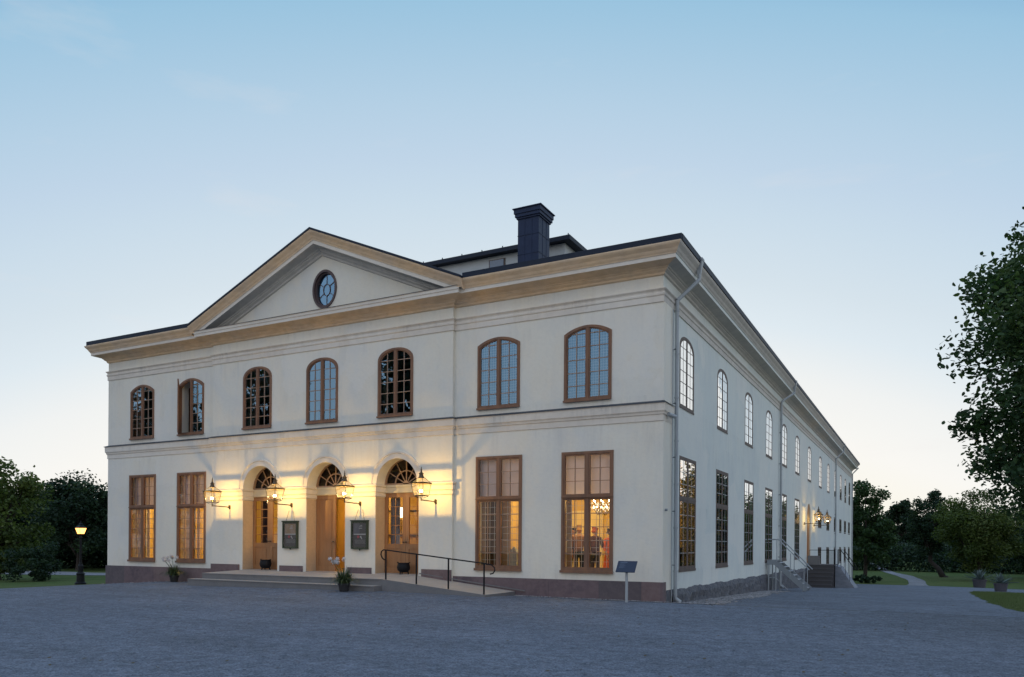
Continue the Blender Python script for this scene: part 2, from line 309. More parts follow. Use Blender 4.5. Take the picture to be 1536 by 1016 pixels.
MT['lawn']=mat('lawn',(.085,.12,.032),.95,noise=[(.12,.8,(.13,.145,.05),5),(.9,.5,(.05,.085,.026),8),(30,.5,(.09,.14,.05),4)],bump=(30,.8,.08),spec=.1)
ys=list(np.concatenate([np.linspace(-260,-20,14),np.linspace(-15,0,16)[:-1],np.linspace(0,66,67),np.linspace(72,140,16),np.geomspace(160,1400,12)]))
v=[];f=[]; xs=np.concatenate([-np.geomspace(1400,110,9),np.linspace(-95,40,109),np.geomspace(50,1400,11)]); nx=len(xs)
for y in ys:
    z=G(xs,np.full_like(xs,y)); v+=list(zip(xs.tolist(),[y]*nx,z.tolist()))
for i in range(len(ys)-1):
    for k in range(nx-1): a=i*nx+k; f.append((a,a+1,a+nx+1,a+nx))
me=bpy.data.meshes.new('lawn'); me.from_pydata(v,[],f); me.materials.append(MT['lawn']); me.polygons.foreach_set('use_smooth',[True]*len(f))
tag(bpy.data.objects.new('lawn',me),kind='structure'); COL.objects.link(bpy.data.objects['lawn'])
# gravel forecourt: left edge follows the lawn on the left, right edge the grass island
def wob(y,a=.12,s=1.7): return a*math.sin(y*s)+a*.6*math.sin(y*s*2.7+1)
rows=[]
for y in np.linspace(-60,-8,14): rows.append((y,-70,45))
for y in np.arange(-7.6,2.0,.4):
    xl=np.interp(y,[-7.6,-2.5,-.4,.4,.9,2],[-70,-52,-33,-25.2,-23,-23]); rows.append((y,xl,45))
gravel=sheet('gravel_forecourt',rows,.012,MT['gravel'],120)
rows=[(1.6,-1.2,45)]
rows=[(1.6,-1.2,30)]
for y in np.arange(2.0,34.01,.5):
    xr=np.interp(y,[1.9,2.6,5,10,15,25,29,32.2],[30,9.3,8.75,8.45,8.42,8.6,8.75,9.1])+wob(y,.05)
    if y>32.4: xr=np.interp(y,[32.4,33],[9.2,45])
    rows.append((y,-1.2,xr))
for y in np.arange(34.5,52.1,.5): rows.append((y,-1.2,45 if y<50 else 20))
for y in np.arange(52.6,61,.6): rows.append((y,-1.2,np.interp(y,[52,56,60,61],[13.6,11,8,6.8])))
sheet('gravel_side_yard',rows,.016,MT['gravel'],60)
rows=[]
P=[(59.5,4.9,7.0),(66,5.15,6.7),(78,4.9,6.6),(85,4.5,6.2),(97,3.2,5.2),(109,1.5,2.9),(120,.1,1.6),(138,-1.2,-.1),(150,-1.9,-.9),(165,-3.4,-2.5),(190,-7,-5.8)]
for y in np.linspace(59.5,190,60): rows.append((y,np.interp(y,[q[0] for q in P],[q[1] for q in P]),np.interp(y,[q[0] for q in P],[q[2] for q in P])))
sheet('garden_path',rows,.03,MT['pathgravel'],4)
# pale path seen through the trees at the left
v=[];f=[]
for i,t_ in enumerate(np.linspace(0,1,60)):
    x=-140+115*t_; yc=15+12*math.sin(t_*2.2); 
    for k,dy in enumerate((-3.2,0,3.2)):
        yy=yc+dy+.4*math.sin(i*.9+k); v.append((x,yy,g(x,yy)+.03))
for i in range(59):
    for k in range(2): a=i*3+k; f.append((a,a+1,a+4,a+3))
me=bpy.data.meshes.new('avenue'); me.from_pydata(v,[],f); me.materials.append(MT['pathgravel']); o=bpy.data.objects.new('avenue',me); COL.objects.link(o); o['kind']='structure'

# ------------------------------------------------------------------ the theatre
BX0,BX1,BY1=-24.04,0.0,64.3
bayL,bayR,bayY=-17.63,-6.80,-.12
TH=empty('theatre_building',(0,0,0)); tag(TH,'long pale stuccoed theatre building with pediment, arched doors and dark metal roof','building')
def arc_top(u,a,spring,rise,kind):
    u=min(abs(u),a)
    if kind=='seg':
        rr=(a*a+rise*rise)/(2*rise); return spring+rise-rr+math.sqrt(max(rr*rr-u*u,0))
    if kind=='ell': return spring+rise*(max(0,1-(u/a)**2.3))**(1/2.0)
    return spring+math.sqrt(max(a*a-u*u,0))
def outline(a,z0,spring,rise=0,kind=None,n=16,inset=0,cu=0):
    """closed outline of an opening, counter-clockwise, centred on cu"""
    if kind is None: return [(cu-a+inset,z0+inset),(cu+a-inset,z0+inset),(cu+a-inset,spring-inset),(cu-a+inset,spring-inset)]
    pts=[(cu-a+inset,z0+inset),(cu+a-inset,z0+inset)]
    for i in range(n+1):
        t=math.cos(PI*i/n); u=t*a
        z=arc_top(u,a,spring,rise,kind)
        sx=(a-inset)/a; pts.append((cu+u*sx,z-inset))
    return pts
def wall_panel(mb,u0,u1,z0,z1,holes,place,thick,mi_in=1,extra_top=None):
    outer=[(u0,z0),(u1,z0),(u1,z1),(u0,z1)]
    loops=[outer]+holes; flat=[p for l in loops for p in l]
    tr=tessellate_polygon([[Vector((a,b,0)) for a,b in l] for l in loops]); n=len(flat)
    vs=[place(a,b,0) for a,b in flat]; mb.add(vs,[tuple(t) for t in tr],0)
    vs=[place(a,b,thick) for a,b in flat]; mb.add(vs,[tuple(t) for t in tr],mi_in)
    for l in holes:
        m=len(l); vs=[place(a,b,0) for a,b in l]+[place(a,b,thick) for a,b in l]
        mb.add(vs,[(i,(i+1)%m,m+(i+1)%m,m+i) for i in range(m)],0)
# window specs -------------------------------------------------------------
GW,GZ0,GZ1,GTR=.80,.84,4.28,2.97       # ground-floor windows: half width, sill, head, transom
FG=[-21.82,-18.92,-5.18,-2.24]
UPS=[(-21.86,.70,7.70,.26,'seg'),(-18.97,.70,7.70,.26,'seg'),(-15.29,.69,7.62,.40,'ell'),(-12.19,.69,7.62,.40,'ell'),(-9.04,.70,7.62,.40,'ell'),(-5.21,.72,7.73,.22,'seg'),(-2.25,.72,7.73,.22,'seg')]
UZ0=5.80
DOORS=[-15.13,-12.01,-8.955]; DHW=.88; DSP=3.52; DZ0=.50; DY=.42
def sag(y): return -.0035*max(0,y-20)
SG=[2.65,7.27,12.1,16.8,21.2,26.0]
SD=31.2
SU=[2.46,7.22,12.0,16.75,21.3,26.0,31.3,37.2,42.4,47.7,52.3,56.8,61.2]
SM=[37.0,42.2,47.7,52.2,56.7,61.0]
ztop=9.2
# front walls
mb=MB()
def place_front(y0): return lambda a,b,t: (a,y0+t,b)
def hole_g(c): return outline(GW-.01,GZ0+.01,GZ1-.01,cu=c)
def hole_u(s): return outline(s[1]-.01,UZ0+.01,s[2],s[3]-.01,s[4],cu=s[0])
wall_panel(mb,BX0,bayL,-.9,ztop,[hole_g(FG[0]),hole_g(FG[1]),hole_u(UPS[0]),hole_u(UPS[1])],place_front(0),.45)
wall_panel(mb,bayL,bayR,-.9,ztop+.35,[outline(DHW,DZ0,DSP,0,'circ',24,cu=c) for c in DOORS]+[hole_u(s) for s in UPS[2:5]],place_front(bayY),.57)
wall_panel(mb,bayR,BX1,-.9,ztop,[hole_g(FG[2]),hole_g(FG[3]),hole_u(UPS[5]),hole_u(UPS[6])],place_front(0),.45)
for x in (bayL,bayR): mb.add([(x,bayY,-.9),(x,0,-.9),(x,0,ztop+.35),(x,bayY,ztop+.35)],[(0,1,2,3)])
mb.build('front_wall',['stucco','yellow_wall'],TH,fix=False)
# side wall
mb=MB(); pl=lambda a,b,t: (-t,a,b)
holes=[outline(.94,GZ0+.02,4.22,cu=c) for c in SG]+[outline(.9,.45,3.32,0,'circ',16,cu=SD)]
holes+=[outline(.79,5.72+sag(c),7.50+sag(c),.36,'ell',cu=c) for c in SU]
holes+=[outline(.95,2.8,3.96+sag(c),cu=c) for c in SM]+[outline(.95,.18,1.46,cu=c) for c in SM]
wall_panel(mb,0,BY1,-3.2,ztop,holes,pl,.45)
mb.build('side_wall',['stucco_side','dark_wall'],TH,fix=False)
mb=MB(); mb.box(BX0,BX0+.4,0.45,BY1,-3.2,ztop); mb.box(BX0,BX1-.45,BY1-.4,BY1,-3.2,ztop-.01); mb.build('rear_wall','stucco',TH)
# profile run along a path (x,y) with mitred corners, outward side given by normals
def run(path,prof,name,mats,z=0,closed_ends=True,mi=None,parent=TH):
    n=len(path); nor=[]
    for i in range(n-1):
        dx,dy=path[i+1][0]-path[i][0],path[i+1][1]-path[i][1]; L=math.hypot(dx,dy); nor.append((dy/L,-dx/L))
    mb=MB(); vs=[]
    for i,(x,y) in enumerate(path):
        if i==0: m=nor[0]
        elif i==n-1: m=nor[-1]
        else:
            a,b=nor[i-1],nor[i]; k=1+a[0]*b[0]+a[1]*b[1]; m=((a[0]+b[0])/k,(a[1]+b[1])/k)
        for d,h in prof: vs.append((x+m[0]*d,y+m[1]*d,z+h))
    k=len(prof); fs=[];mis=[]
    for i in range(n-1):
        for j in range(k-1):
            fs.append((i*k+j,(i+1)*k+j,(i+1)*k+j+1,i*k+j+1)); mis.append(mi[i] if mi else 0)
    o=len(mb.v); mb.v+=vs; mb.f+=fs; mb.mi+=mis
    return mb.build(name,mats,parent,fix=False)
path_all=[(BX0,BY1),(BX0,0),(bayL,0),(bayL,bayY),(bayR,bayY),(bayR,0),(0,0),(0,BY1)]
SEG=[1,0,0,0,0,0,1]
run(path_all,[(0,8.34),(.03,8.34),(.03,8.50),(.055,8.53),(.055,8.58),(.03,8.60),(.04,8.64),(.085,8.69),(.085,8.71),(0,8.73)],'frieze_moulding',['stucco_trim','cornice_grey'],mi=SEG)
P1=[(0,9.06),(.05,9.09),(.06,9.14),(.13,9.19),(.14,9.22),(.17,9.23),(.19,9.26),(.48,9.34)]
P1b=[(.48,9.34),(.48,9.44),(.50,9.45)]
P2=[(.50,9.45),(.51,9.48),(.54,9.52),(.57,9.58),(.64,9.66),(.66,9.70),(.66,9.73),(.0,9.76)]
run(path_all,P1,'cornice',['cornice','cornice_grey'],mi=SEG)
run(path_all,P1b,'cornice_fascia',['stucco_trim','stucco_side'],mi=SEG)
run([(BX0,BY1),(BX0,0),(bayL-.60,0)],P2,'cornice_crown',['cornice','cornice_grey'],mi=[1,0])
run([(bayR+.60,0),(0,0),(0,BY1)],P2,'cornice_crown',['cornice','cornice_grey'],mi=[0,1])
run([(bayL-.59,0),(bayL,0),(bayL,bayY),(bayR,bayY),(bayR,0),(bayR+.59,0)],[(.50,9.451),(.50,9.535),(.52,9.545)],'pediment_fillet',['stucco_trim'])
run([(bayL-.59,0),(bayL,0),(bayL,bayY),(bayR,bayY),(bayR,0),(bayR+.59,0)],[(.525,9.545),(.525,9.562),(0,9.60)],'flashing',['flashing'])
SC=[(0,5.03),(.025,5.04),(.025,5.20),(.05,5.22),(.06,5.27),(.09,5.31),(.095,5.50),(.10,5.53)]
SCP=[(BX0,1.2),(BX0,0),(bayL,0),(bayL,bayY),(bayR,bayY),(bayR,0),(0,0),(0,.85)]
run(SCP,SC,'string_course',['stucco_trim'])
run(SCP,[(.125,5.525),(.125,5.545),(0,5.60)],'string_course_capping',['flashing'])
# corner strip of the front block seen on the side
MBc=MB(); MBc.box(0,.03,.002,.80,.3,5.03); MBc.box(0,.03,.002,.80,5.605,8.34); MBc.build('corner_strip','stucco',TH)
# impost band between the doors, turning into the jambs
imp=[(0,3.13),(.04,3.15),(.04,3.25),(.02,3.26),(.02,3.28),(.055,3.30),(.055,3.44),(.035,3.45),(.085,3.49),(.085,3.54),(0,3.56)]
cuts=[bayL]+sum([[c-DHW,c+DHW] for c in DOORS],[])+[bayR]
for i in range(0,len(cuts),2):
    a,b=cuts[i],cuts[i+1]; pth=[(a,bayY),(b,bayY)]
    if i>0: pth=[(a,DY),(a,bayY)]+pth[1:]
    else: pth=[(a,0)]+pth
    if i<len(cuts)-2: pth=pth+[(b,DY)]
    else: pth=pth+[(b,0)]
    run(pth,imp,'impost_moulding',['stucco_trim'])
# added jamb linings, warm lamplight put into their tan colour
MT['jamb']=mat('jamb_lamplit',(.58,.42,.26),.85,noise=[(2,.5,(.50,.36,.22),5),(12,.3,(.42,.31,.2),5)])
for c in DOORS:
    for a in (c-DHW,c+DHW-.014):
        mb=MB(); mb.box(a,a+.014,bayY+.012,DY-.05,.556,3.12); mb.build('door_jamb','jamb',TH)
# archivolts
for c in DOORS:
    mb=MB(); n=28; ri,ro=DHW-.06,1.05; ring=[]
    for i in range(n+1):
        a=PI*i/n; ca,sa=math.cos(a),math.sin(a)
        for r_,y in ((ri,bayY+.0),(ri,bayY-.035),(ro-.07,bayY-.035),(ro-.05,bayY-.06),(ro,bayY-.06),(ro,bayY)): ring.append((c+r_*ca,y,3.555+r_*sa))
    fs=[(i*6+k,i*6+k+1,(i+1)*6+k+1,(i+1)*6+k) for i in range(n) for k in range(5)]
    mb.add(ring,fs); 
    # soffit lining of the arch, slightly inside the opening
    mb.build('archivolt','stucco_trim',TH)
# pediment
ax=(bayL+bayR)/2; AZ=12.29; ex=.62; EZ=9.72
def rake(prof,mats,name):
    mb=MB(); xl,xr=bayL,bayR; k=len(prof); vs=[]
    for (x,top,sx) in ((xl-ex,EZ,-1),(ax,AZ,0),(xr+ex,EZ,1)):
        for d,h in prof:
            cut=max(0,(9.50-EZ-h)/((AZ-EZ)/(ax-(bayL-ex)))) if (h<-.26 and sx) else 0   # stops where it lands on the level cornice
            vs.append((x-sx*cut,bayY-d,top+h+cut*(AZ-EZ)/(ax-(bayL-ex))))
    fs=[(i*k+j,(i+1)*k+j,(i+1)*k+j+1,i*k+j+1) for i in range(2) for j in range(k-1)]
    mb.add(vs,fs); return mb.build(name,mats,TH,fix=False)
rk=[(0,-.70),(.05,-.67),(.06,-.61),(.13,-.56),(.14,-.52),(.17,-.51),(.19,-.47),(.48,-.42),(.48,-.30),(.50,-.29),(.51,-.25),(.54,-.21),(.57,-.15),(.64,-.06),(.66,-.02),(.66,.01)]
rake(rk[:8],'cornice_grey','raking_cornice'); rake(rk[7:10],'stucco_trim','raking_fascia'); rake(rk[9:],'cornice','raking_crown')
# little end faces that close the rakes
for x,s in ((bayL-ex,-1),(bayR+ex,1)):
    mb=MB()
    poly=[(bayY-d,EZ+h) for d,h in rk if h>-.31]+[(bayY+.2,EZ+.01),(bayY+.2,EZ-.3)]
    mb.prism(poly,.02,'x',base=x-(.02 if s<0 else 0)); mb.build('rake_end','cornice',TH)
# tympanum with round-ended window
OC=(-12.1,10.42)
oc=[(OC[0]+.49*math.cos(2*PI*i/32),OC[1]+.62*math.sin(2*PI*i/32)) for i in range(32)]
tri=[(bayL-.3,9.50),(bayR+.3,9.50),(ax,AZ-.35)]
mb=MB(); tr=tessellate_polygon([[Vector((a,b,0)) for a,b in l] for l in (tri,oc)]); fl=tri+oc
mb.add([(a,bayY+.001,b) for a,b in fl],[tuple(t) for t in tr])
m=32; mb.add([(a,bayY,b) for a,b in oc]+[(a,bayY+.4,b) for a,b in oc],[(i,(i+1)%m,m+(i+1)%m,m+i) for i in range(m)])
mb.build('tympanum_wall','stucco',TH,fix=False)
def ring_pts(rx,rz,y,n=32,c=OC): return [(c[0]+rx*math.cos(2*PI*i/n),y,c[1]+rz*math.sin(2*PI*i/n)) for i in range(n)]
def ring_band(mb,a,b,y0,y1,n=32,c=OC):
    """frame ring between (rx,rz) pairs a (outer) and b (inner), from y0 (front) to y1"""
    vs=ring_pts(*a,y0,n,c)+ring_pts(*b,y0,n,c)+ring_pts(*b,y1,n,c)+ring_pts(*a,y1,n,c)
    fs=[(k*n+i,k*n+(i+1)%n,((k+1)%4)*n+(i+1)%n,((k+1)%4)*n+i) for k in range(4) for i in range(n)]
    mb.add(vs,fs)
ow=empty('oval_window',(0,0,0),parent=TH)
mb=MB(); ring_band(mb,(.54,.675),(.465,.595),bayY-.04,bayY+.03); ring_band(mb,(.465,.595),(.42,.55),bayY+.03,bayY+.16)
ring_band(mb,(.165,.215),(.14,.19),bayY+.09,bayY+.12)
for k in range(6):
    a=PI/2+k*PI/3; mb.bar((OC[0]+.13*math.cos(a),bayY+.105,OC[1]+.20*math.sin(a)),(OC[0]+.43*math.cos(a),bayY+.105,OC[1]+.56*math.sin(a)),.022)
mb.build('frame',mat('dark_window_wood',(.085,.055,.05),.6),ow)
mb=MB(); mb.add(ring_pts(.45,.58,bayY+.11),[tuple(range(32))]); mb.build('pane','glass',ow,fix=False)
mb=MB(); mb.box(OC[0]-.6,OC[0]+.6,bayY+.18,bayY+.22,OC[1]-.62,OC[1]+.8); mb.build('backing',mat('sky_reflection_blue',(.08,.22,.36)),ow)  # blue sky reflection put into the colour of this backing
# ---- roofs
mb=MB()
e=.60; x0,x1,y0,y1=BX0-e,BX1+.672,-e,BY1+e; ez=9.74; lip=.17
# upstand (gutter edge) all round
for (a,b) in (((x0,y0),(bayL-.62,y0)),((bayR+.62,y0),(x1,y0)),((x1,y0),(x1,y1)),((x0,y0),(x0,y1)),((x0,y1),(x1,y1))):
    dx,dy=b[0]-a[0],b[1]-a[1]
    if abs(dx)>abs(dy): mb.box(min(a[0],b[0]),max(a[0],b[0]),a[1]-.012,a[1]+.05,ez,ez+lip)
    else: mb.box(a[0]-.05 if a[0]>-5 else a[0]-.012,a[0]+.012 if a[0]>-5 else a[0]+.05,min(a[1],b[1])+.06,max(a[1],b[1])-.06,ez+.001,ez+lip+.001)
rz_=ez+lip-.03; hw=(x1-x0)/2; rh=hw*math.tan(R(12)); xm=(x0+x1)/2
A_=(x0+.04,y0+.04,rz_); B_=(x1-.04,y0+.04,rz_); yb=.35; zb_=rz_+(yb-y0)*math.tan(R(12)); pa,pb=bayL-.62,bayR+.62
mb.add([A_,B_,(x1-.04,y1-.04,rz_),(x0+.04,y1-.04,rz_),(xm,y0+hw,rz_+rh),(xm,y1-hw,rz_+rh),(pa,y0+.04,rz_),(pb,y0+.04,rz_),(pa,yb,zb_),(pb,yb,zb_)],[(0,6,8,4),(8,9,4),(7,1,4,9),(1,2,5,4),(2,3,5),(3,0,4,5)])
mb.build('roof','roof',TH)
roof=[c for c in kids(TH) if c.name=='roof'][0]
mb=MB()  # gable roof behind the pediment
t=.07
for s in (-1,1):
    xe=(bayL-ex-.03) if s<0 else (bayR+ex+.03)
    for (ya,yb) in ((bayY-.68,6.5),):
        mb.add([(xe,ya,EZ+.012),(ax,ya,AZ+.012),(ax,yb,AZ+.012),(xe,yb,EZ+.012),(xe,ya,EZ+.012+t),(ax,ya,AZ+.012+t),(ax,yb,AZ+.012+t),(xe,yb,EZ+.012+t)],[(0,1,2,3),(4,5,6,7),(0,1,5,4),(3,2,6,7),(0,3,7,4)])
mb.build('gable_roof','roof',TH)
mb=MB() # flared foot of the gable roof on the left
mb.prism([(bayL-1.0,9.76),(bayL-.62,9.78),(bayL+.6,10.27),(bayL+.55,10.33),(bayL-.3,10.12),(bayL-.52,10.06),(bayL-.58,9.96),(bayL-.85,9.90)],.5,'y',base=-.55)
mb.build('roof_flare','roof',TH)
# raised attic box with shallow roof
AT=empty('attic_storey',(0,0,0),parent=TH)
mb=MB(); mb.box(-19,-5.25,5.0,13,10.2,12.60); mb.build('wall','attic',AT)
mb=MB(); a0=(-19.3,-4.93,4.7,13.3)
mb.box(a0[0],a0[1],a0[2],a0[3],12.602,12.76); mb.add([(a0[0],a0[2],12.76),(a0[1],a0[2],12.76),(a0[1],a0[3],12.76),(a0[0],a0[3],12.76),(-15,9,13.3),(-9,9,13.3)],[(0,1,5,4),(1,2,5),(2,3,4,5),(3,0,4)])
for i in range(16):
    x=-18.5+i*.9; mb.box(x,x+.03,4.69,4.72,12.74,12.81)
mb.build('roof_cover','roof',AT)
w=empty('window',(0,0,0),parent=AT)
mb=MB(); mb.box(-8.42,-7.72,4.96,4.999,12.10,12.46); mb.build('frame','wood_side',AT)
mb=MB(); mb.box(-8.37,-7.77,4.93,4.959,12.14,12.42); mb.build('pane',mat('dusk_pane',(.05,.10,.16),.08,spec=1),AT)
bpy.data.objects.remove(w)
# chimney
mb=MB(); cx0,cx1,cy0,cy1=-6.04,-5.24,2.8,3.66
mb.box(cx0,cx1,cy0,cy1,10.0,12.78)
for (d,za,zb) in ((.04,12.781,12.84),(.08,12.841,12.95),(.11,12.951,13.10),(.15,13.101,13.13)): mb.box(cx0-d,cx1+d,cy0-d,cy1+d,za,zb)
mb.add([(cx0-.15,cy0-.15,13.13),(cx1+.15,cy0-.15,13.13),(cx1+.15,cy1+.15,13.13),(cx0-.15,cy1+.15,13.13),((cx0+cx1)/2,(cy0+cy1)/2,13.2)],[(0,1,4),(1,2,4),(2,3,4),(3,0,4)])
for k in (0,1):
    xx=cx0+.22+k*.34; mb.tube([(xx-.1,cy0+.2,13.1),(xx-.08,cy0+.2,13.21),(xx+.1,cy0+.2,13.22),(xx+.12,cy0+.2,13.12)],.012,5)
for z in (10.9,11.55,12.2): mb.box(cx0-.012,cx1+.012,cy0-.012,cy1+.012,z,z+.018)
for x in (cx0+.26,cx0+.53): mb.box(x,x+.016,cy0-.010,cy0,10.2,12.78)
for y in (cy0+.3,cy0+.6): mb.box(cx1,cx1+.010,y,y+.016,10.2,12.78)
mb.build('chimney','chimney',TH)
# ---- plinths
mb=MB(); random.seed(3)
def plinth_run(xa,xb,y,top):
    x=xa; mb=MB()
    while x<xb-.01:
        w_=random.uniform(1.0,1.9); x2=min(xb,x+w_)
        if xb-x2<.5: x2=xb
        mb.box(x+.002,x2-.002,y-random.uniform(.047,.053),y+.02,-1.4,top,random.choice((0,0,1,2))); x=x2
    mb.build('plinth',['plinth','plinth_b','plinth_c'],TH)
plinth_run(BX0-.05,bayL,0,.55); plinth_run(bayR,0.05,0,.54)
cuts2=[bayL]+sum([[c-DHW-.14,c+DHW+.14] for c in DOORS],[])+[bayR]
for i in range(0,len(cuts2),2): plinth_run(cuts2[i],cuts2[i+1],bayY,.74)
mb=MB(); mb.box(-.02,.056,-.0545,.25,-1.2,.5399); mb.build('plinth','plinth',TH)
mb=MB(); mb.box(.0,.05,.26,.80,-1.2,.30); mb.build('corner_footing','rubble',TH)
# rubble base on the side
v=[];f=[]; ny=190; nz=9; random.seed(5)
tops=[(0,.30),(.8,.28),(1.4,.30),(5,.30),(9,.28),(15.5,.27),(28,.22),(32.5,.2),(34,-.4),(40,-1.2),(64,-2.1)]
for i in range(ny+1):
    y=.8+(BY1-.8)*i/ny*(1 if True else 1); tz=np.interp(y,*zip(*tops))+.018*math.sin(y*2.1)+random.uniform(-.015,.015)
    for k in range(nz+1):
        z=-3+(tz+3)*(k/nz)**.5; d=.07+random.uniform(-.03,.05) if k<nz else -.01
        v.append((d,y,z))
for i in range(ny):
    for k in range(nz): a=i*(nz+1)+k; f.append((a,a+nz+1,a+nz+2,a+1))
mb=MB(); mb.add(v,f); mb.build('rubble_base','rubble',TH,fix=False)

# ------------------------------------------------------------------ windows (copied as parts of the building)
def bars(mb,u0,u1,z0,z1,cols,rows,w,y0,y1,topf=None):
    for i in range(1,cols):
        u=u0+(u1-u0)*i/cols; zt=z1 if topf is None else min(z1,topf(u)); mb.box(u-w/2,u+w/2,y0,y1,z0,zt)
    for j in range(1,rows):
        z=z0+(z1-z0)*j/rows; mb.box(u0,u1,y0+.002,y1-.002,z-w/2,z+w/2)
def ground_window(parent,wood='wood',glass='glass_lit',w=.81,z0=.80,z1=4.29,ztr=2.97,lattice=True,blind=True,name='window',mun='muntin',rows=(3,5)):
    W_=empty(name,(0,0,0),parent=parent); h=z1-z0; zt=ztr-z0
    mb=MB(); fw=.07
    mb.box(-w,-w+fw,-.035,.10,0,h); mb.box(w-fw,w,-.035,.10,0,h); mb.box(-w+fw,w-fw,-.034,.10,h-fw,h); mb.box(-w+fw,w-fw,-.034,.10,.0,fw)
    mb.box(-.042,.042,-.03,.10,fw,h-fw); mb.box(-w+fw,w-fw,-.04,.09,zt-.05,zt+.04)
    for s in (-1,1):
        a,b=(-w+fw,-.042) if s<0 else (.042,w-fw)
        for (za,zb) in ((fw,zt-.05),(zt+.04,h-fw)):
            c=.042; mb.box(a,a+c,-.015,.06,za,zb); mb.box(b-c,b,-.015,.06,za,zb); mb.box(a+c,b-c,-.0145,.06,za,za+c); mb.box(a+c,b-c,-.0145,.06,zb-c,zb)
    mb.build('frame',wood,W_)
    mb=MB()
    for s in (-1,1):
        a,b=(-w+fw+.042,-.084) if s<0 else (.084,w-fw-.042)
        bars(mb,a,b,fw+.05,zt-.10,2,rows[1],.018,.0,.035); bars(mb,a,b,zt+.09,h-fw-.05,2,rows[0],.018,.0,.035)
    mb.build('muntins',mun,W_)
    mb=MB(); mb.box(-w-.02,w+.02,-.085,-.036,-.045,.015); mb.box(-w-.02,w+.02,-.09,-.05,-.06,-.045); mb.build('sill',wood,W_); mb=MB(); mb.box(-w+.01,w-.01,-.07,-.041,zt-.02,zt+.01); mb.build('drip_rail',wood,W_)
    mb=MB()
    mb.add([(-w+fw,.018,fw),(w-fw,.018,fw),(w-fw,.018,zt-.02),(-w+fw,.018,zt-.02)],[(0,1,2,3)]); mb.add([(-w+fw,.018,zt),(w-fw,.018,zt),(w-fw,.018,h-fw),(-w+fw,.018,h-fw)],[(0,1,2,3)])
    mb.build('pane',glass,W_,fix=False)
    if lattice:
        mb=MB()
        for s in (-1,1):
            a,b=(-w+fw+.02,-.07) if s<0 else (.07,w-fw-.02)
            bars(mb,a,b,fw,zt-.05,4,10,.010,.16,.17)
            mb.box(-.04,.04,.14,.19,fw,zt)
        mb.build('inner_lattice','lead',W_)
    if blind:
        mb=MB(); n=24; vs=[]
        for i in range(n+1):
            u=-w+.02+(2*w-.04)*i/n; y=.24+.018*math.sin(i*2.4)
            vs+=[(u,y,zt+.02),(u,y,h)]
        mb.add(vs,[(2*i,2*i+2,2*i+3,2*i+1) for i in range(n)]); mb.build('blind','shade_cloth',W_,smooth=True,fix=False)
    return W_
def halfw(z,a,spring,rise,kind):
    if z<=spring: return a
    lo,hi=0,a
    for _ in range(24):
        m_=(lo+hi)/2
        if arc_top(m_,a,spring,rise,kind)>z: lo=m_
        else: hi=m_
    return lo
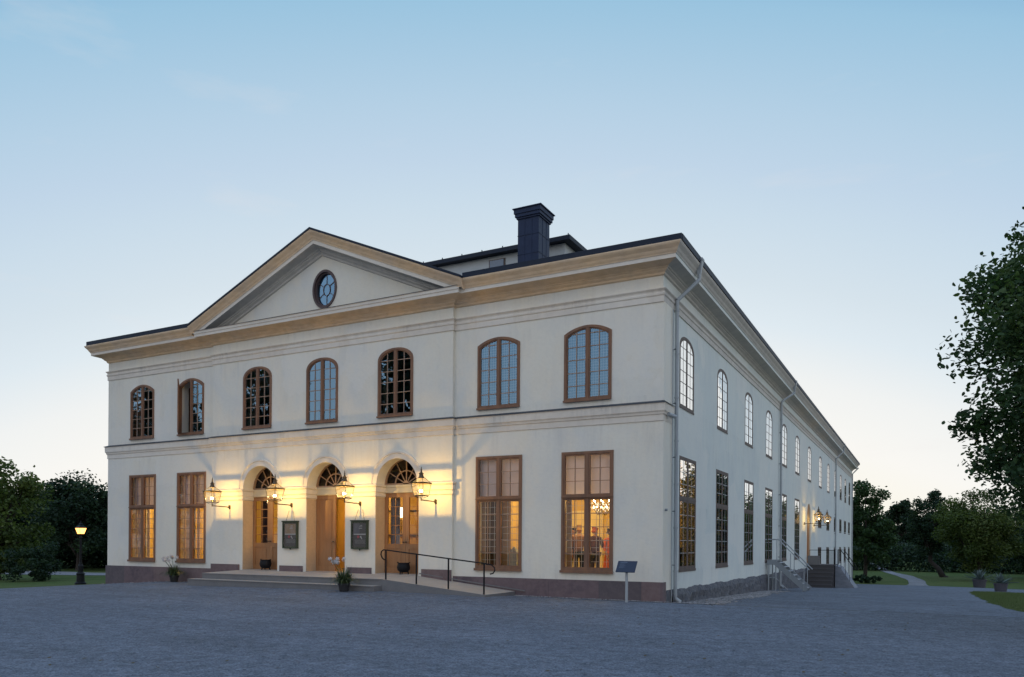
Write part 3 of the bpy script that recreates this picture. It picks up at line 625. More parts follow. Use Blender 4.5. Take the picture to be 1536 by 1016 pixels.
def arch_window(parent,a,z0,spring,rise,kind,wood='wood',glass='glass',name='window',rows=6,lattice=False,open_left=False,mun='muntin'):
    """local z=0 at the sill"""
    W_=empty(name,(0,0,0),parent=parent); sp=spring-z0; mb=MB(); fw=.058
    def ringframe(mb,ins0,ins1,y0,y1):
        o=outline(a,0,sp,rise,kind,18,inset=ins0); i_=outline(a,0,sp,rise,kind,18,inset=ins1); n=len(o)
        vs=[(u,y0,z) for u,z in o]+[(u,y0,z) for u,z in i_]+[(u,y1,z) for u,z in i_]+[(u,y1,z) for u,z in o]
        mb.add(vs,[(k*n+i,k*n+(i+1)%n,((k+1)%4)*n+(i+1)%n,((k+1)%4)*n+i) for k in range(4) for i in range(n)])
    ringframe(mb,-.012,fw,-.035,.10)
    top=lambda u: arc_top(u,a,sp,rise,kind)
    mb.box(-.036,.036,-.03,.09,fw,top(0)-fw)
    lefts=[(.036,a-fw)] if open_left else [(-a+fw,-.036),(.036,a-fw)]
    c=.036
    for (u0,u1) in lefts:
        mb.box(u0,u0+c,-.012,.06,fw,top(u0+c if abs(u0)>abs(u1) else u0)-fw); mb.box(u1-c,u1,-.012,.06,fw,top(u1 if abs(u1)<abs(u0) else u1-c)-fw); mb.box(u0+c,u1-c,-.0115,.06,fw,fw+c)
    ringframe(mb,fw,fw+.03,-.01,.05)
    mb.build('frame',wood,W_)
    mb=MB(); zt=top(0)-fw
    for (u0,u1) in lefts:
        um=(u0+u1)/2; mb.box(um-.011,um+.011,.0,.035,fw,top(um)-fw)
        for j in range(1,rows):
            z=fw+(sp+.10-fw)*j/(rows-.75)
            hw_=halfw(z+fw*.6,a,sp,rise,kind)-fw
            aa=max(u0,-hw_); bb=min(u1,hw_)
            if bb>aa and z<zt-.05: mb.box(aa,bb,.001,.034,z-.011,z+.011)
    mb.build('muntins',mun,W_)
    mb=MB(); mb.box(-a-.02,a+.02,-.085,-.036,-.035,.02); mb.build('sill',wood,W_)
    o=outline(a,0,sp,rise,kind,18,inset=.05)
    if open_left: o=[(max(u,0),z if u>=0 else (z if z<.1 else top(0)-.05)) for u,z in o if u>-.2]; 
    if open_left:
        o=[(0,.05),(a-.05,.05)]+[(u,z) for u,z in outline(a,0,sp,rise,kind,18,inset=.05)[2:] if u>0]+[(0,top(0)-.05)]
    mb=MB(); tr=tessellate_polygon([[Vector((p_[0],p_[1],0)) for p_ in o]]); mb.add([(u,.018,z) for u,z in o],[tuple(t_) for t_ in tr]); mb.build('pane',glass,W_,fix=False)
    if lattice:
        mb=MB()
        for (u0,u1) in lefts: 
            for i in range(1,8):
                u=u0+(u1-u0)*i/8; mb.box(u-.0045,u+.0045,.15,.158,fw,top(u)-.06)
            for j in range(1,26):
                z=fw+j*.082
                if z<top(0)-.12:
                    hw_=halfw(z+.05,a,sp,rise,kind)-.05; aa=max(u0,-hw_); bb=min(u1,hw_)
                    if bb>aa: mb.box(aa,bb,.1505,.1575,z-.0035,z+.0035)
        mb.build('inner_lattice','lead',W_)
        mb=MB(); o=outline(a,0,sp,rise,kind,18,inset=.02); tr=tessellate_polygon([[Vector((p_[0],p_[1],0)) for p_ in o]]); mb.add([(u,.22,z) for u,z in o],[tuple(t_) for t_ in tr]); mb.build('blind',mat('sky_tint_sheet',(.11,.17,.24),.9),W_,fix=False)  # added sheet, its blue colour stands in for reflected sky
    if open_left:
        lf=empty('casement',(-a+.02,-.03,0),R(-41),parent=W_)
        mb=MB(); L=a-.06
        def tz(x): return top(-a+.05+x)-fw
        mb.box(0,.05,-.02,.02,fw,tz(.05)); mb.box(L-.05,L,-.02,.02,fw,tz(L)-.02); mb.box(.05,L-.05,-.019,.019,fw,fw+.05); mb.bar((.02,0,tz(.03)-.01),(L,0,tz(L)-.03),.05,.04)
        mb.box(L/2-.01,L/2+.01,-.015,.015,fw,tz(L/2)-.03)
        for j in range(1,rows):
            z=fw+(sp+.10-fw)*j/(rows-.75); mb.box(.05,L-.05,-.015,.015,z-.01,z+.01) if z<tz(.1) else None
        mb.build('frame',wood,lf)
        mb=MB(); mb.add([(.04,0,fw),(L-.04,0,fw),(L-.04,0,tz(L)-.04),(.04,0,tz(.05)-.02)],[(0,1,2,3)]); mb.build('pane',glass,lf,fix=False)
    return W_
wg=ground_window(TH); wg.location=(FG[0],0,.80)
for c in FG[1:]:
    w2=copy_tree(wg,TH); w2.location=(c,0,.80)
wu=arch_window(TH,UPS[0][1]+.01,UZ0-.02,UPS[0][2],UPS[0][3],'seg'); wu.location=(UPS[0][0],0,UZ0-.02)
wo=arch_window(TH,UPS[1][1]+.01,UZ0-.02,UPS[1][2],UPS[1][3],'seg',open_left=True); wo.location=(UPS[1][0],0,UZ0-.02); wo['label']='arched window with its left casement swung open'
we=arch_window(TH,UPS[2][1]+.01,UZ0-.02,UPS[2][2],UPS[2][3],'ell'); we.location=(UPS[2][0],bayY,UZ0-.02)
for s in UPS[3:5]:
    w2=copy_tree(we,TH); w2.location=(s[0],bayY,UZ0-.02)
wl=arch_window(TH,UPS[5][1]+.01,UZ0-.02,UPS[5][2],UPS[5][3],'seg',lattice=True); wl.location=(UPS[5][0],0,UZ0-.02)
w2=copy_tree(wl,TH); w2.location=(UPS[6][0],0,UZ0-.02)
# side windows (rotated so that they face +X)
sgw=ground_window(TH,'wood_side','glass_side',w=.95,z0=.83,z1=4.24,lattice=False,blind=False,mun='pipe'); sgw.location=(0,SG[0],.83); sgw.rotation_euler=(0,0,R(90))
sgw.scale=(1,.22,1)
for c in SG[1:]:
    w2=copy_tree(sgw,TH); w2.location=(0,c,.83)
suw=arch_window(TH,.80,5.70,7.50,.37,'ell','wood_side','glass_side',mun='wood_side'); suw.rotation_euler=(0,0,R(90)); suw.location=(0,SU[0],5.70)
suw.scale=(1,.22,1)
for c in SU[1:]:
    w2=copy_tree(suw,TH); w2.location=(0,c,5.70+sag(c))
def small_window(h):
    W_=empty('window',(0,0,0),R(90),TH); W_.scale=(1,.25,1); mb=MB(); w=.96
    mb.box(-w,-w+.09,-.03,.08,0,h); mb.box(w-.09,w,-.03,.08,0,h); mb.box(-w+.09,w-.09,-.029,.08,0,.09); mb.box(-w+.09,w-.09,-.029,.08,h-.09,h); mb.box(-.05,.05,-.028,.08,.09,h-.09)
    bars(mb,-w+.09,w-.09,.09,h-.09,4,3,.03,0,.04); mb.build('frame','wood_side',W_)
    mb=MB(); mb.add([(-w+.05,.02,.05),(w-.05,.02,.05),(w-.05,.02,h-.05),(-w+.05,.02,h-.05)],[(0,1,2,3)]); mb.build('pane','glass_side',W_,fix=False); return W_
sm=small_window(1.19); sm.location=(0,SM[0],2.79)
for c in SM[1:]: w2=copy_tree(sm,TH); w2.location=(0,c,2.79+sag(c))
sl=small_window(1.30); sl.location=(0,SM[0],.17)
for c in SM[1:]: w2=copy_tree(sl,TH); w2.location=(0,c,.17+sag(c))

# ------------------------------------------------------------------ doors in the arches
def fanlight(parent,c,r=DHW,y=DY,zb=3.56):
    fl=empty('fanlight',(c,y,zb),parent=parent); mb=MB(); n=24
    def arc(ro,ri,y0,y1):
        vs=[]
        for i in range(n+1):
            a=PI*i/n
            for q,yy in ((ro,y0),(ri,y0),(ri,y1),(ro,y1)): vs.append((q*math.cos(a),yy,q*math.sin(a)))
        mb.add(vs,[(i*4+k,i*4+(k+1)%4,(i+1)*4+(k+1)%4,(i+1)*4+k) for i in range(n) for k in range(4)])
    arc(r+.02,r-.05,-.05,.05); arc(.47,.44,-.03,.02); arc(.12,.0,-.04,.02)
    for i in range(1,6):
        a=PI*i/6; mb.bar((.10*math.cos(a),-.005,.10*math.sin(a)),((r-.04)*math.cos(a),-.005,(r-.04)*math.sin(a)),.026,.03,up=(0,1,0))
    mb.box(-r,r,-.04,.04,-.02,.035)
    mb.build('frame','muntin',fl)
    mb=MB(); vs=[(0,.03,0)]+[((r-.03)*math.cos(PI*i/n),.03,(r-.03)*math.sin(PI*i/n)) for i in range(n+1)]; mb.add(vs,[(0,i,i+1) for i in range(1,n+1)]); mb.build('pane','glass_lit',fl,fix=False)
def leaf(parent,x0,x1,name='door',glazed=True,hinge=None,ang=0,cols=2):
    """door leaf between x0 and x1 in the plane y=DY"""
    D=empty(name,((x0 if hinge!='R' else x1),DY,.56),ang,parent); s=1 if hinge!='R' else -1; L=x1-x0; h=2.70
    X=lambda a,b:(min(s*a,s*b),max(s*a,s*b)); mb=MB(); st=.13
    for a,b in ((0,st),(L-st,L)): mb.box(*X(a,b),-.03,.03,0,h)
    mb.box(*X(st,L-st),-.029,.029,0,.16); mb.box(*X(st,L-st),-.029,.029,h-.14,h)
    zm=.93
    if glazed:
        mb.box(*X(st,L-st),-.029,.029,zm-.10,zm+.06)
        mb.box(*X(st,L-st),-.008,.008,.16,zm-.10); mb.box(*X(st+.07,L-st-.07),-.02,-.0085,.23,zm-.17)
        u0,u1=X(st,L-st); bars(mb,u0,u1,zm+.06,h-.14,cols,5,.022,-.012,.012)
    else:
        mb.box(*X(st,L-st),-.008,.008,.16,h-.14); mb.box(*X(st+.05,L-st-.05),-.022,-.0085,.22,1.02); mb.box(*X(st+.05,L-st-.05),-.022,-.0085,1.14,h-.2); mb.box(*X(st,L-st),-.028,.02,1.03,1.12)
    mb.build('leaf','door',D)
    if glazed:
        mb=MB(); u0,u1=X(st-.01,L-st+.01); mb.add([(u0,.0,zm),(u1,.0,zm),(u1,.0,h-.1),(u0,.0,h-.1)],[(0,1,2,3)]); mb.build('pane','glass_lit',D,fix=False)
    mb=MB(); mb.lathe([(.012,0),(.012,.05),(.028,.055),(.028,.075),(.01,.085)],n=8); hd=mb.build('handle','brass',D,smooth=False); hd.rotation_euler=(R(90),0,0); hd.location=(s*(L-.06),-.03,1.05)
    return D
for i,c in enumerate(DOORS):
    fanlight(TH,c)
    mb=MB(); mb.box(c-DHW,c+DHW,DY-.06,DY+.06,3.27,3.539); mb.box(c-DHW,c+DHW,DY-.085,DY-.061,3.47,3.535); mb.box(c-DHW,c+DHW,DY-.075,DY-.061,3.28,3.32); mb.build('transom_beam','cream',TH)
    if i==1:
        leaf(TH,c-DHW,c+.02,glazed=False); D=leaf(TH,c+.02,c+DHW,glazed=False,hinge='R',ang=R(-78)); D['label']='door leaf swung open inwards'
    else: leaf(TH,c-DHW,c-.003); leaf(TH,c+.003,c+DHW,hinge='R')
    mb=MB(); mb.box(c-DHW,c+DHW,bayY,DY+.15,.44,.555); mb.build('threshold','granite',TH)
# tall arched door in the side wall
mb=MB(); o=outline(.9,.45,3.32,0,'circ',16,cu=0); mb.prism(o,.05,'x',base=-.12); sdoor=mb.build('side_door','door',TH); sdoor.location=(0,SD,0)
mb=MB(); mb.box(-.07,-.05,-.03,.03,.5,3.3); mb.box(-.07,-.045,-.89,.89,3.28,3.36)
for s in (-1,1):
    for za,zb in ((.6,1.4),(1.5,3.2)): mb.box(-.07,-.055,s*.46-.3,s*.46+.3,za,zb)
mo=mb.build('panel','door',sdoor)

# ------------------------------------------------------------------ rooms behind the windows
RM=MB()
def room(x0,x1,y0,y1,z0,z1,name,wallm,floorm='wood_floor',ceilm='ceiling',skip=()):
    mb=MB(); V=[(x,y,z) for z in (z0,z1) for y in (y0,y1) for x in (x0,x1)]
    F_=dict(bottom=((0,1,3,2),1),top=((4,6,7,5),2),front=((0,4,5,1),0),back=((2,3,7,6),0),left=((0,2,6,4),0),right=((1,5,7,3),0))
    mb.v=V
    for k,(f_,m_) in F_.items():
        if k not in skip: mb.f.append(f_); mb.mi.append(m_)
    return mb.build(name,[wallm,floorm,ceilm],TH,fix=False)
room(-7.0,-.46,.455,7.5,.40,4.75,'foyer_room','yellow_wall',skip=('front','right'))
room(-17.3,-7.02,.46,7.5,.545,3.53,'entrance_hall','yellow_wall',skip=('front',))
room(-17.3,-7.02,.46,7.5,3.56,4.85,'fanlight_dark_box','dark_wall','dark_wall','dark_wall',skip=('front',))  # dark box added behind the fanlights so their panes stay dark
room(-23.6,-17.32,.455,7.5,.56,4.75,'cloakroom','yellow_wall',skip=('front',))
room(-6.5,-.46,7.52,63.8,.56,4.75,'wing_interior','dark_wall',skip=('right',))
room(-6.5,-.46,34,63.8,-2,.5,'basement_interior','dark_wall',skip=('right',))
room(-23.6,-.46,.455,63.8,4.9,9.0,'upper_interior','dark_wall',skip=('front','right'))
# panelling, doorway and furniture seen through the panes
mb=MB(); mb.box(-6.2,-4.6,7.30,7.44,.56,2.9); mb.build('inner_doorway',mat('pale_panel',(.8,.7,.4),.8),TH)
mb=MB(); mb.box(-.62,-.52,1.2,6.9,.57,1.5); mb.build('counter','door',TH)
mb=MB(); mb.box(-6.93,-6.6,.9,1.25,.57,4.2); mb.build('column_panel',mat('brown_panel',(.14,.07,.03),.6),TH)
mb=MB(); mb.box(-11.9,-9.6,3.1,3.2,.57,3.4); mb.box(-14.2,-12.9,3.1,3.2,.57,3.4); mb.build('hall_screen',mat('ochre_panel',(.45,.27,.07),.6),TH)
mb=MB(); mb.box(-11.9,-9.6,3.04,3.09,1.85,1.92); mb.box(-11.9,-9.6,3.04,3.09,2.75,2.82); mb.build('screen_rail','curtain_dark',TH)
# curtains
def curtain(cx,w,z0,z1,y,m,folds=7,amp=.035,rot=0,loc=None):
    mb=MB(); n=folds*6; vs=[]
    for i in range(n+1):
        u=cx-w/2+w*i/n; yy=y+amp*math.sin(i*2*PI/6); vs+=[(u,yy,z0),(u,yy,z1)]
    mb.add(vs,[(2*i,2*i+2,2*i+3,2*i+1) for i in range(n)]); return mb.build('curtain',m,TH,smooth=True,fix=False)
curtain(-22.45,.30,.9,4.3,.38,'shade_cloth'); curtain(-21.95,.2,.9,4.3,.38,'shade_cloth'); curtain(-19.55,.22,.9,4.3,.38,'shade_cloth'); curtain(-18.95,.16,.9,4.3,.38,'shade_cloth')
curtain(-5.95,.46,.6,4.3,.9,mat('curtain_umber',(.09,.045,.02),.95),6); curtain(-5.42,.36,.6,4.3,.95,'curtain'); curtain(-2.95,.16,.9,3.0,.36,'curtain'); curtain(-5.92,.12,.9,4.3,.36,'curtain')
curtain(-9.55,.40,.6,3.25,.62,mat('grey_net',(.25,.24,.26),.9),5); curtain(-15.65,.36,.6,3.25,.62,MT['curtain_dark'],5)
for y,w,m_ in ((2.1,.25,'curtain'),(3.2,.5,'curtain_red'),(7.27,1.7,'curtain_dark'),(11.6,.5,'curtain'),(12.5,.7,'curtain_red'),(16.8,1.6,'curtain_red'),(21.2,1.7,'curtain_dark'),(26.,1.7,'curtain_dark')):
    o=curtain(0,w,.9,4.2,0,m_,6); o.location=(-.62,y,0); o.rotation_euler=(0,0,R(90))
def plight(name,loc,P,col=(1,.66,.21),r=.12,parent=None):
    l=bpy.data.lights.new(name,'POINT'); l.energy=P; l.color=col; l.shadow_soft_size=r; o=bpy.data.objects.new(name,l); COL.objects.link(o); o.location=loc
    if parent: o.parent=parent
    return o
plight('unseen_room_light',(-12,3,4.3),22,(1,.45,.25),r=.3); plight('unseen_room_light',(-5.3,3.5,3.6),110,r=.2); plight('unseen_room_light',(-3.0,3.6,4.2),340,r=.3); plight('unseen_room_light',(-2.6,.95,2.9),34,r=.1); plight('unseen_room_light',(-12.6,2.0,3.1),110,r=.2); plight('unseen_room_light',(-15.6,4.5,3.1),60,r=.2); plight('unseen_room_light',(-9.0,2.4,2.9),60,r=.1); plight('unseen_room_light',(-20.3,2.5,4.2),480,r=.3)  # the lights behind the fanlights and at the corner window are added fills
plight('unseen_room_light',(-2.2,12,4.2),30,r=.3); plight('unseen_room_light',(-2.6,24,4.2),10,r=.3); plight('unseen_room_light',(-2.5,40,3.8),4,r=.3); plight('unseen_room_light',(-20.5,2.0,7.6),5,(1,.4,.22),r=.3)

# ------------------------------------------------------------------ people
def skin(name,nodes,edges,m,parent,sub=1):
    me=bpy.data.meshes.new(name); me.from_pydata([n[0] for n in nodes],edges,[]); o=bpy.data.objects.new(name,me); COL.objects.link(o)
    sk=o.modifiers.new('s','SKIN'); sk.use_smooth_shade=True
    for i,n in enumerate(nodes):
        r_=n[1]; me.skin_vertices[0].data[i].radius=(r_,r_) if not isinstance(r_,tuple) else r_
    me.skin_vertices[0].data[0].use_root=True
    sb=o.modifiers.new('b','SUBSURF'); sb.levels=sub; sb.render_levels=sub
    dg=bpy.context.evaluated_depsgraph_get(); m2=bpy.data.meshes.new_from_object(o.evaluated_get(dg)); bpy.data.objects.remove(o)
    m2.materials.clear(); m2.materials.append(MT[m] if isinstance(m,str) else m); o2=bpy.data.objects.new(name,m2); COL.objects.link(o2); o2.parent=parent
    m2.polygons.foreach_set('use_smooth',[True]*len(m2.polygons)); return o2
MT['skin']=mat('skin',(.52,.30,.20),.6)
def person(loc,rz,label,h=1.72,top=(.1,.08,.08),bottom=(.03,.03,.05),hair=(.05,.03,.02),dress=False,arms='down',longhair=False,lean=0):
    P_=empty('person',loc,rz); tag(P_,label,'person'); k=h/1.75
    S=lambda *a: tuple(q*k for q in a)
    if arms=='glass': la=[(-.20,0,1.42),(-.26,-.04,1.14),(-.12,-.26,1.20),(-.07,-.33,1.26)]; ra=[(.20,0,1.42),(.26,.02,1.13),(.22,-.14,.95),(.20,-.2,.90)]
    else: la=[(-.19,0,1.42),(-.225,.02,1.14),(-.20,-.09,.90),(-.19,-.12,.82)]; ra=[(.19,0,1.42),(.225,.03,1.13),(.21,-.05,.88),(.20,-.08,.80)]
    n=[(S(0,0,.96),.12*k),(S(0,-.01,1.12),.10*k),(S(0,0,1.30),(.13*k,.10*k)),(S(0,.01,1.41),.085*k),(S(0,.0,1.50),.055*k),(S(0,-.02,1.57),.058*k),(S(0,-.025,1.66),.088*k),(S(0,-.01,1.72),.07*k)]
    e_=[(i,i+1) for i in range(7)]
    for A in (la,ra):
        b=len(n); n+=[(S(*A[0]),.058*k),(S(*A[1]),.042*k),(S(*A[2]),.030*k),(S(*A[3]),.034*k)]; e_+=[(3,b),(b,b+1),(b+1,b+2),(b+2,b+3)]
        d=(Vector(A[3])-Vector(A[2])).normalized(); q=Vector(A[3])
        for j,off in enumerate((-.03,-.012,.008,.028)):
            c=len(n); n+=[(S(*(q+d*.05+Vector((off*.3,off,0)))),.009*k),(S(*(q+d*(.10-abs(off)*.5)+Vector((off*.4,off*1.2,0)))),.008*k)]; e_+=[(b+3,c),(c,c+1)]
        c=len(n); n+=[(S(*(q+d*.03+Vector((.03 if A is la else -.03,-.03,0)))),.010*k)]; e_+=[(b+3,c)]
    for s in (-1,1):
        b=len(n); n+=[(S(s*.09,0,.90),.088*k),(S(s*.10,-.01,.50),.055*k),(S(s*.10,.02,.10),.038*k),(S(s*.105,-.10,.035),.038*k),(S(s*.11,-.17,.03),.03*k)]; e_+=[(0,b),(b,b+1),(b+1,b+2),(b+2,b+3),(b+3,b+4)]
    body=skin('body',n,e_,'skin',P_)
    mb=MB()
    for s in (-1,1): mb.lathe([(.001,-.014),(.012,-.006),(.012,.006),(.001,.014)],S(s*.032,-.105,1.655),6)
    mb.box(-.02*k,.02*k,-.118*k,-.095*k,1.585*k,1.593*k); mb.build('eyes','iron',P_)
    mb=MB(); mb.add([S(-.014,-.105,1.615),S(.014,-.105,1.615),S(0,-.135,1.618),S(0,-.105,1.665)],[(0,1,2),(0,2,3),(1,3,2)]); mb.build('nose','skin',P_)
    tm=mat('garment',top,.85,noise=[(8,.4,tuple(c*.6 for c in top))]); bm_=mat('trousers',bottom,.85)
    t=[(S(0,0,.90 if not dress else 1.0),.165*k),(S(0,-.01,1.10),.155*k),(S(0,0,1.28),(.185*k,.155*k)),(S(0,.01,1.42),.13*k),(S(0,.0,1.475),.07*k)]; te=[(0,1),(1,2),(2,3),(3,4)]
    for A in (la,ra):
        b=len(t); m_=tuple((Vector(A[1])+Vector(A[2]))/2); t+=[(S(*A[0]),.07*k),(S(*A[1]),.054*k),(S(*m_),.045*k)]; te+=[(3,b),(b,b+1),(b+1,b+2)]
    skin('shirt',t,te,tm,P_)
    if dress:
        mb=MB(); prof=[]; nf=28; vs=[]; rr=[(.15,1.05),(.19,.93),(.22,.75),(.26,.45),(.30,.14)]
        for r_,z in rr:
            for i in range(nf): a=2*PI*i/nf; q=r_*(1+.07*math.sin(a*7)*(1.05-z)); vs.append(S(q*math.cos(a),q*.8*math.sin(a),z))
        mb.add(vs,[(i*nf+j,i*nf+(j+1)%nf,(i+1)*nf+(j+1)%nf,(i+1)*nf+j) for i in range(len(rr)-1) for j in range(nf)]); mb.build('skirt',tm,P_,smooth=True)
    else:
        t=[(S(0,0,.95),.135*k)]; te=[]
        for s in (-1,1):
            b=len(t); t+=[(S(s*.09,0,.88),.102*k),(S(s*.10,-.01,.50),.075*k),(S(s*.10,.02,.12),.062*k)]; te+=[(0,b),(b,b+1),(b+1,b+2)]
        skin('trousers',t,te,bm_,P_)
    hn=[(S(0,.022,1.685),.083*k),(S(0,.008,1.725),.062*k),(S(0,.045,1.62),.062*k)]; he=[(0,1),(0,2)]
    if longhair: hn+=[(S(0,.07,1.50),.06*k),(S(0,.08,1.38),.04*k)]; he+=[(2,3),(3,4)]
    skin('hair',hn,he,mat('hair',hair,.7),P_)
    return P_
fz=.405
person((-3.42,1.75,fz),R(10),'person in black, hair up, at the left edge of the lit corner window',1.66,(.02,.015,.02),(.02,.02,.025),(.015,.01,.01),arms='glass')
person((-3.10,1.45,fz),R(180+15),'person with blond hair and brown jacket behind the left panes of the corner window',1.74,(.22,.11,.05),(.02,.025,.035),(.40,.24,.10))
person((-2.62,1.6,fz),R(170),'person with red hair in a dark jacket behind the centre of the corner window',1.68,(.07,.02,.02),(.05,.05,.05),(.35,.08,.03),arms='glass')
person((-2.20,1.8,fz),R(60),'person in a long orange dress behind the right panes of the corner window',1.64,(.75,.16,.05),(.7,.15,.05),(.02,.012,.01),dress=True)

# ------------------------------------------------------------------ chandelier
CH=empty('chandelier',(-2.95,3.0,2.95)); tag(CH,'crystal chandelier glowing at the top of the lit corner window','chandelier')
mb=MB(); mb.tube([(0,0,1.8),(0,0,-.1)],.012,6)
for zz,rr in ((0,.42),(-.2,.28)):
    for i in range(10):
        a=2*PI*i/10; mb.tube([(0,0,zz-.12),(rr*.5*math.cos(a),rr*.5*math.sin(a),zz-.2),(rr*math.cos(a),rr*math.sin(a),zz)],.008,5)
mb.build('arms','brass',CH)
mb=MB()
for zz,rr in ((0,.42),(-.2,.28)):
    for i in range(10):
        a=2*PI*i/10; mb.lathe([(.003,0),(.018,.03),(.003,.08)],(rr*math.cos(a),rr*math.sin(a),zz+.02),6)
mb.build('candle_bulbs','bulb',CH)
mb=MB(); random.seed(8)
for i in range(130):
    a=random.uniform(0,2*PI); r_=random.uniform(.1,.45); z=random.uniform(-.35,.02)*(1-r_*.8); mb.lathe([(.001,-.02),(.012,0),(.001,.02)],(r_*math.cos(a),r_*math.sin(a),z),4)
mb.build('crystals',emitter('lit_crystal',(1,.82,.55),2.2),CH)
SL=empty('hall_lamp',(-11.04,3.0,2.55)); tag(SL,'bright shaded lamp glowing behind the glazed right-hand door','lamp')
mb=MB(); mb.lathe([(.10,0),(.14,.14),(.10,.34),(.05,.36)],n=14); mb.build('lamp_shade',emitter('lit_shade',(1,.74,.40),9),SL)
mb=MB(); mb.tube([(0,0,-.6),(0,0,0)],.02,8); mb.tube([(0,0,.35),(0,0,.5)],.01,6); mb.build('stem','brass',SL)
# glazed cage lantern standing inside the window by the ramp
CL=empty('table_lantern',(-4.95,.62,.86)); tag(CL,'grey glazed lantern standing inside the lit window beside the ramp','lantern')
mb=MB(); 
for s in (-1,1):
    for q in (-1,1): mb.box(s*.14-.012,s*.14+.012,q*.14-.012,q*.14+.012,0,.42)
mb.box(-.17,.17,-.17,.17,0,.03); mb.lathe([(.24,.42),(.20,.47),(.06,.58),(.02,.62)],n=4,sq=False,a0=PI/4)
for z in (.14,.28):
    for s in (-1,1): mb.box(-.14,.14,s*.14-.006,s*.14+.006,z-.006,z+.006)
mb.build('frame',mat('grey_metal',(.22,.24,.25),.5),CL); mb=MB(); mb.box(-.13,.13,-.13,.13,.035,.41); mb.build('glass_body',mat('milky_glass',(.30,.33,.33),.3),CL)
mb=MB(); mb.box(-.28,.28,-.25,.25,-.06,-.001); 
for s in (-1,1):
    for q in (-1,1): mb.box(s*.24-.02,s*.24+.02,q*.2-.02,q*.2+.02,-.295,-.061)
T_=mb.build('low_stand','door',None); T_.location=(-4.95,.78,.86); tag(T_,'low wooden stand under the grey lantern inside the window','table')

# ------------------------------------------------------------------ stone steps and ramp
TE=empty('stone_terrace',(-12,-1.5,0)); tag(TE,'stone terrace with two long steps in front of the three arched doors','steps')
TE.location=(0,0,0)
def stair_slab(x0,x1,y0,y1,z0f,z0b,zb,name,joints):
    mb=MB(); xs_=[x0]+joints+[x1]
    for a,b in zip(xs_[:-1],xs_[1:]):
        a+=.003;b-=.003
        vs=[(a,y0,zb),(b,y0,zb),(b,y1,zb),(a,y1,zb),(a,y0,z0f-.03),(b,y0,z0f-.03),(a,y0-.02,z0f-.03),(b,y0-.02,z0f-.03),(a,y0-.02,z0f),(b,y0-.02,z0f),(b,y1,z0b),(a,y1,z0b)]
        mb.add(vs,[(0,1,5,4),(0,4,6,8,11,3),(1,2,10,9,7,5),(2,3,11,10)],1); mb.add(vs,[(4,5,7,6)],1); mb.add(vs,[(6,7,9,8)],1); mb.add(vs,[(8,9,10,11)],0)
    return mb.build(name,['granite','granite_side'],TE)
stair_slab(-16.05,-8.2,-1.9,bayY-.056,.475,.535,-.2,'upper_step',[-14.6,-13.0,-11.2,-9.7])
stair_slab(-16.35,-8.2,-2.27,-1.905,.275,.28,-.2,'lower_step',[-14.9,-12.9,-11.1,-9.4])
mb=MB(); x0,x1=-8.2,-4.55; yo,yi=-1.9,-.056
mb.add([(x0,yo,-.2),(x1,yo,-.2),(x1,yi,-.2),(x0,yi,-.2),(x0,yo,.475),(x1,yo,.125),(x1,yi,.135),(x0,yi,.535)],[(4,5,6,7)],0)
mb.add([(x0,yo,-.2),(x1,yo,-.2),(x1,yi,-.2),(x0,yi,-.2),(x0,yo,.475),(x1,yo,.125),(x1,yi,.135),(x0,yi,.535)],[(0,1,5,4),(1,2,6,5),(3,0,4,7)],1)
mb.bar((-8.0,-.18,.60),(-4.2,-.09,.16),.02,.03,mi=1)
mb.build('ramp',['granite','granite_side'],TE)
RL=empty('ramp_railing',(0,0,0)); tag(RL,'black iron handrail with curled ends along the stone ramp','railing')
mb=MB(); zt=lambda x: np.interp(x,[-8.08,-4.57],[1.36,1.01]); zbm=lambda x: np.interp(x,[-8.2,-4.55],[.475,.125])
yr=-1.84
pts=[(-8.13,yr,1.06),(-8.22,yr,1.12),(-8.27,yr,1.22),(-8.25,yr,1.32),(-8.17,yr,1.37),(-8.0,yr,1.357),(-4.6,yr,1.015),(-4.38,yr,.98),(-4.28,yr,.90),(-4.27,yr,.82),(-4.33,yr,.74),(-4.42,yr,.72)]
mb.tube(pts,.02,8); mb.build('handrail','iron',RL,smooth=True)
for x in (-8.08,-6.95,-5.82,-4.62):
    mb=MB(); mb.box(x-.018,x+.018,yr-.018,yr+.018,float(zbm(x))-.02,float(zt(x))); mb.build('post','iron',RL)
# ------------------------------------------------------------------ cauldron-like pots by the doors
def cauldron(loc,label):
    C_=empty('cauldron',loc); tag(C_,label,'pot',group='black iron pots by the arched doors'); mb=MB()
    mb.lathe([(.02,.05),(.13,.06),(.20,.13),(.22,.22),(.20,.31),(.185,.34),(.215,.37),(.20,.37),(.165,.33),(.17,.25),(.02,.20)],n=20); mb.build('bowl','iron',C_,smooth=True)
    for i in range(3):
        a=2*PI*i/3+.4; mb=MB(); mb.tube([(.14*math.cos(a),.14*math.sin(a),.10),(.17*math.cos(a),.17*math.sin(a),0)],[.03,.02],6); mb.build('foot','iron',C_)
    for s in (-1,1): mb=MB(); mb.tube([(s*.19,-.03,.34),(s*.24,-.03,.39),(s*.24,.03,.39),(s*.19,.03,.34)],.01,6); mb.build('handle','iron',C_)
cauldron((-15.0,.05,.556),'black iron pot on the sill of the left arched door'); cauldron((-8.75,.0,.556),'black iron pot in front of the right arched door, behind the handrail')
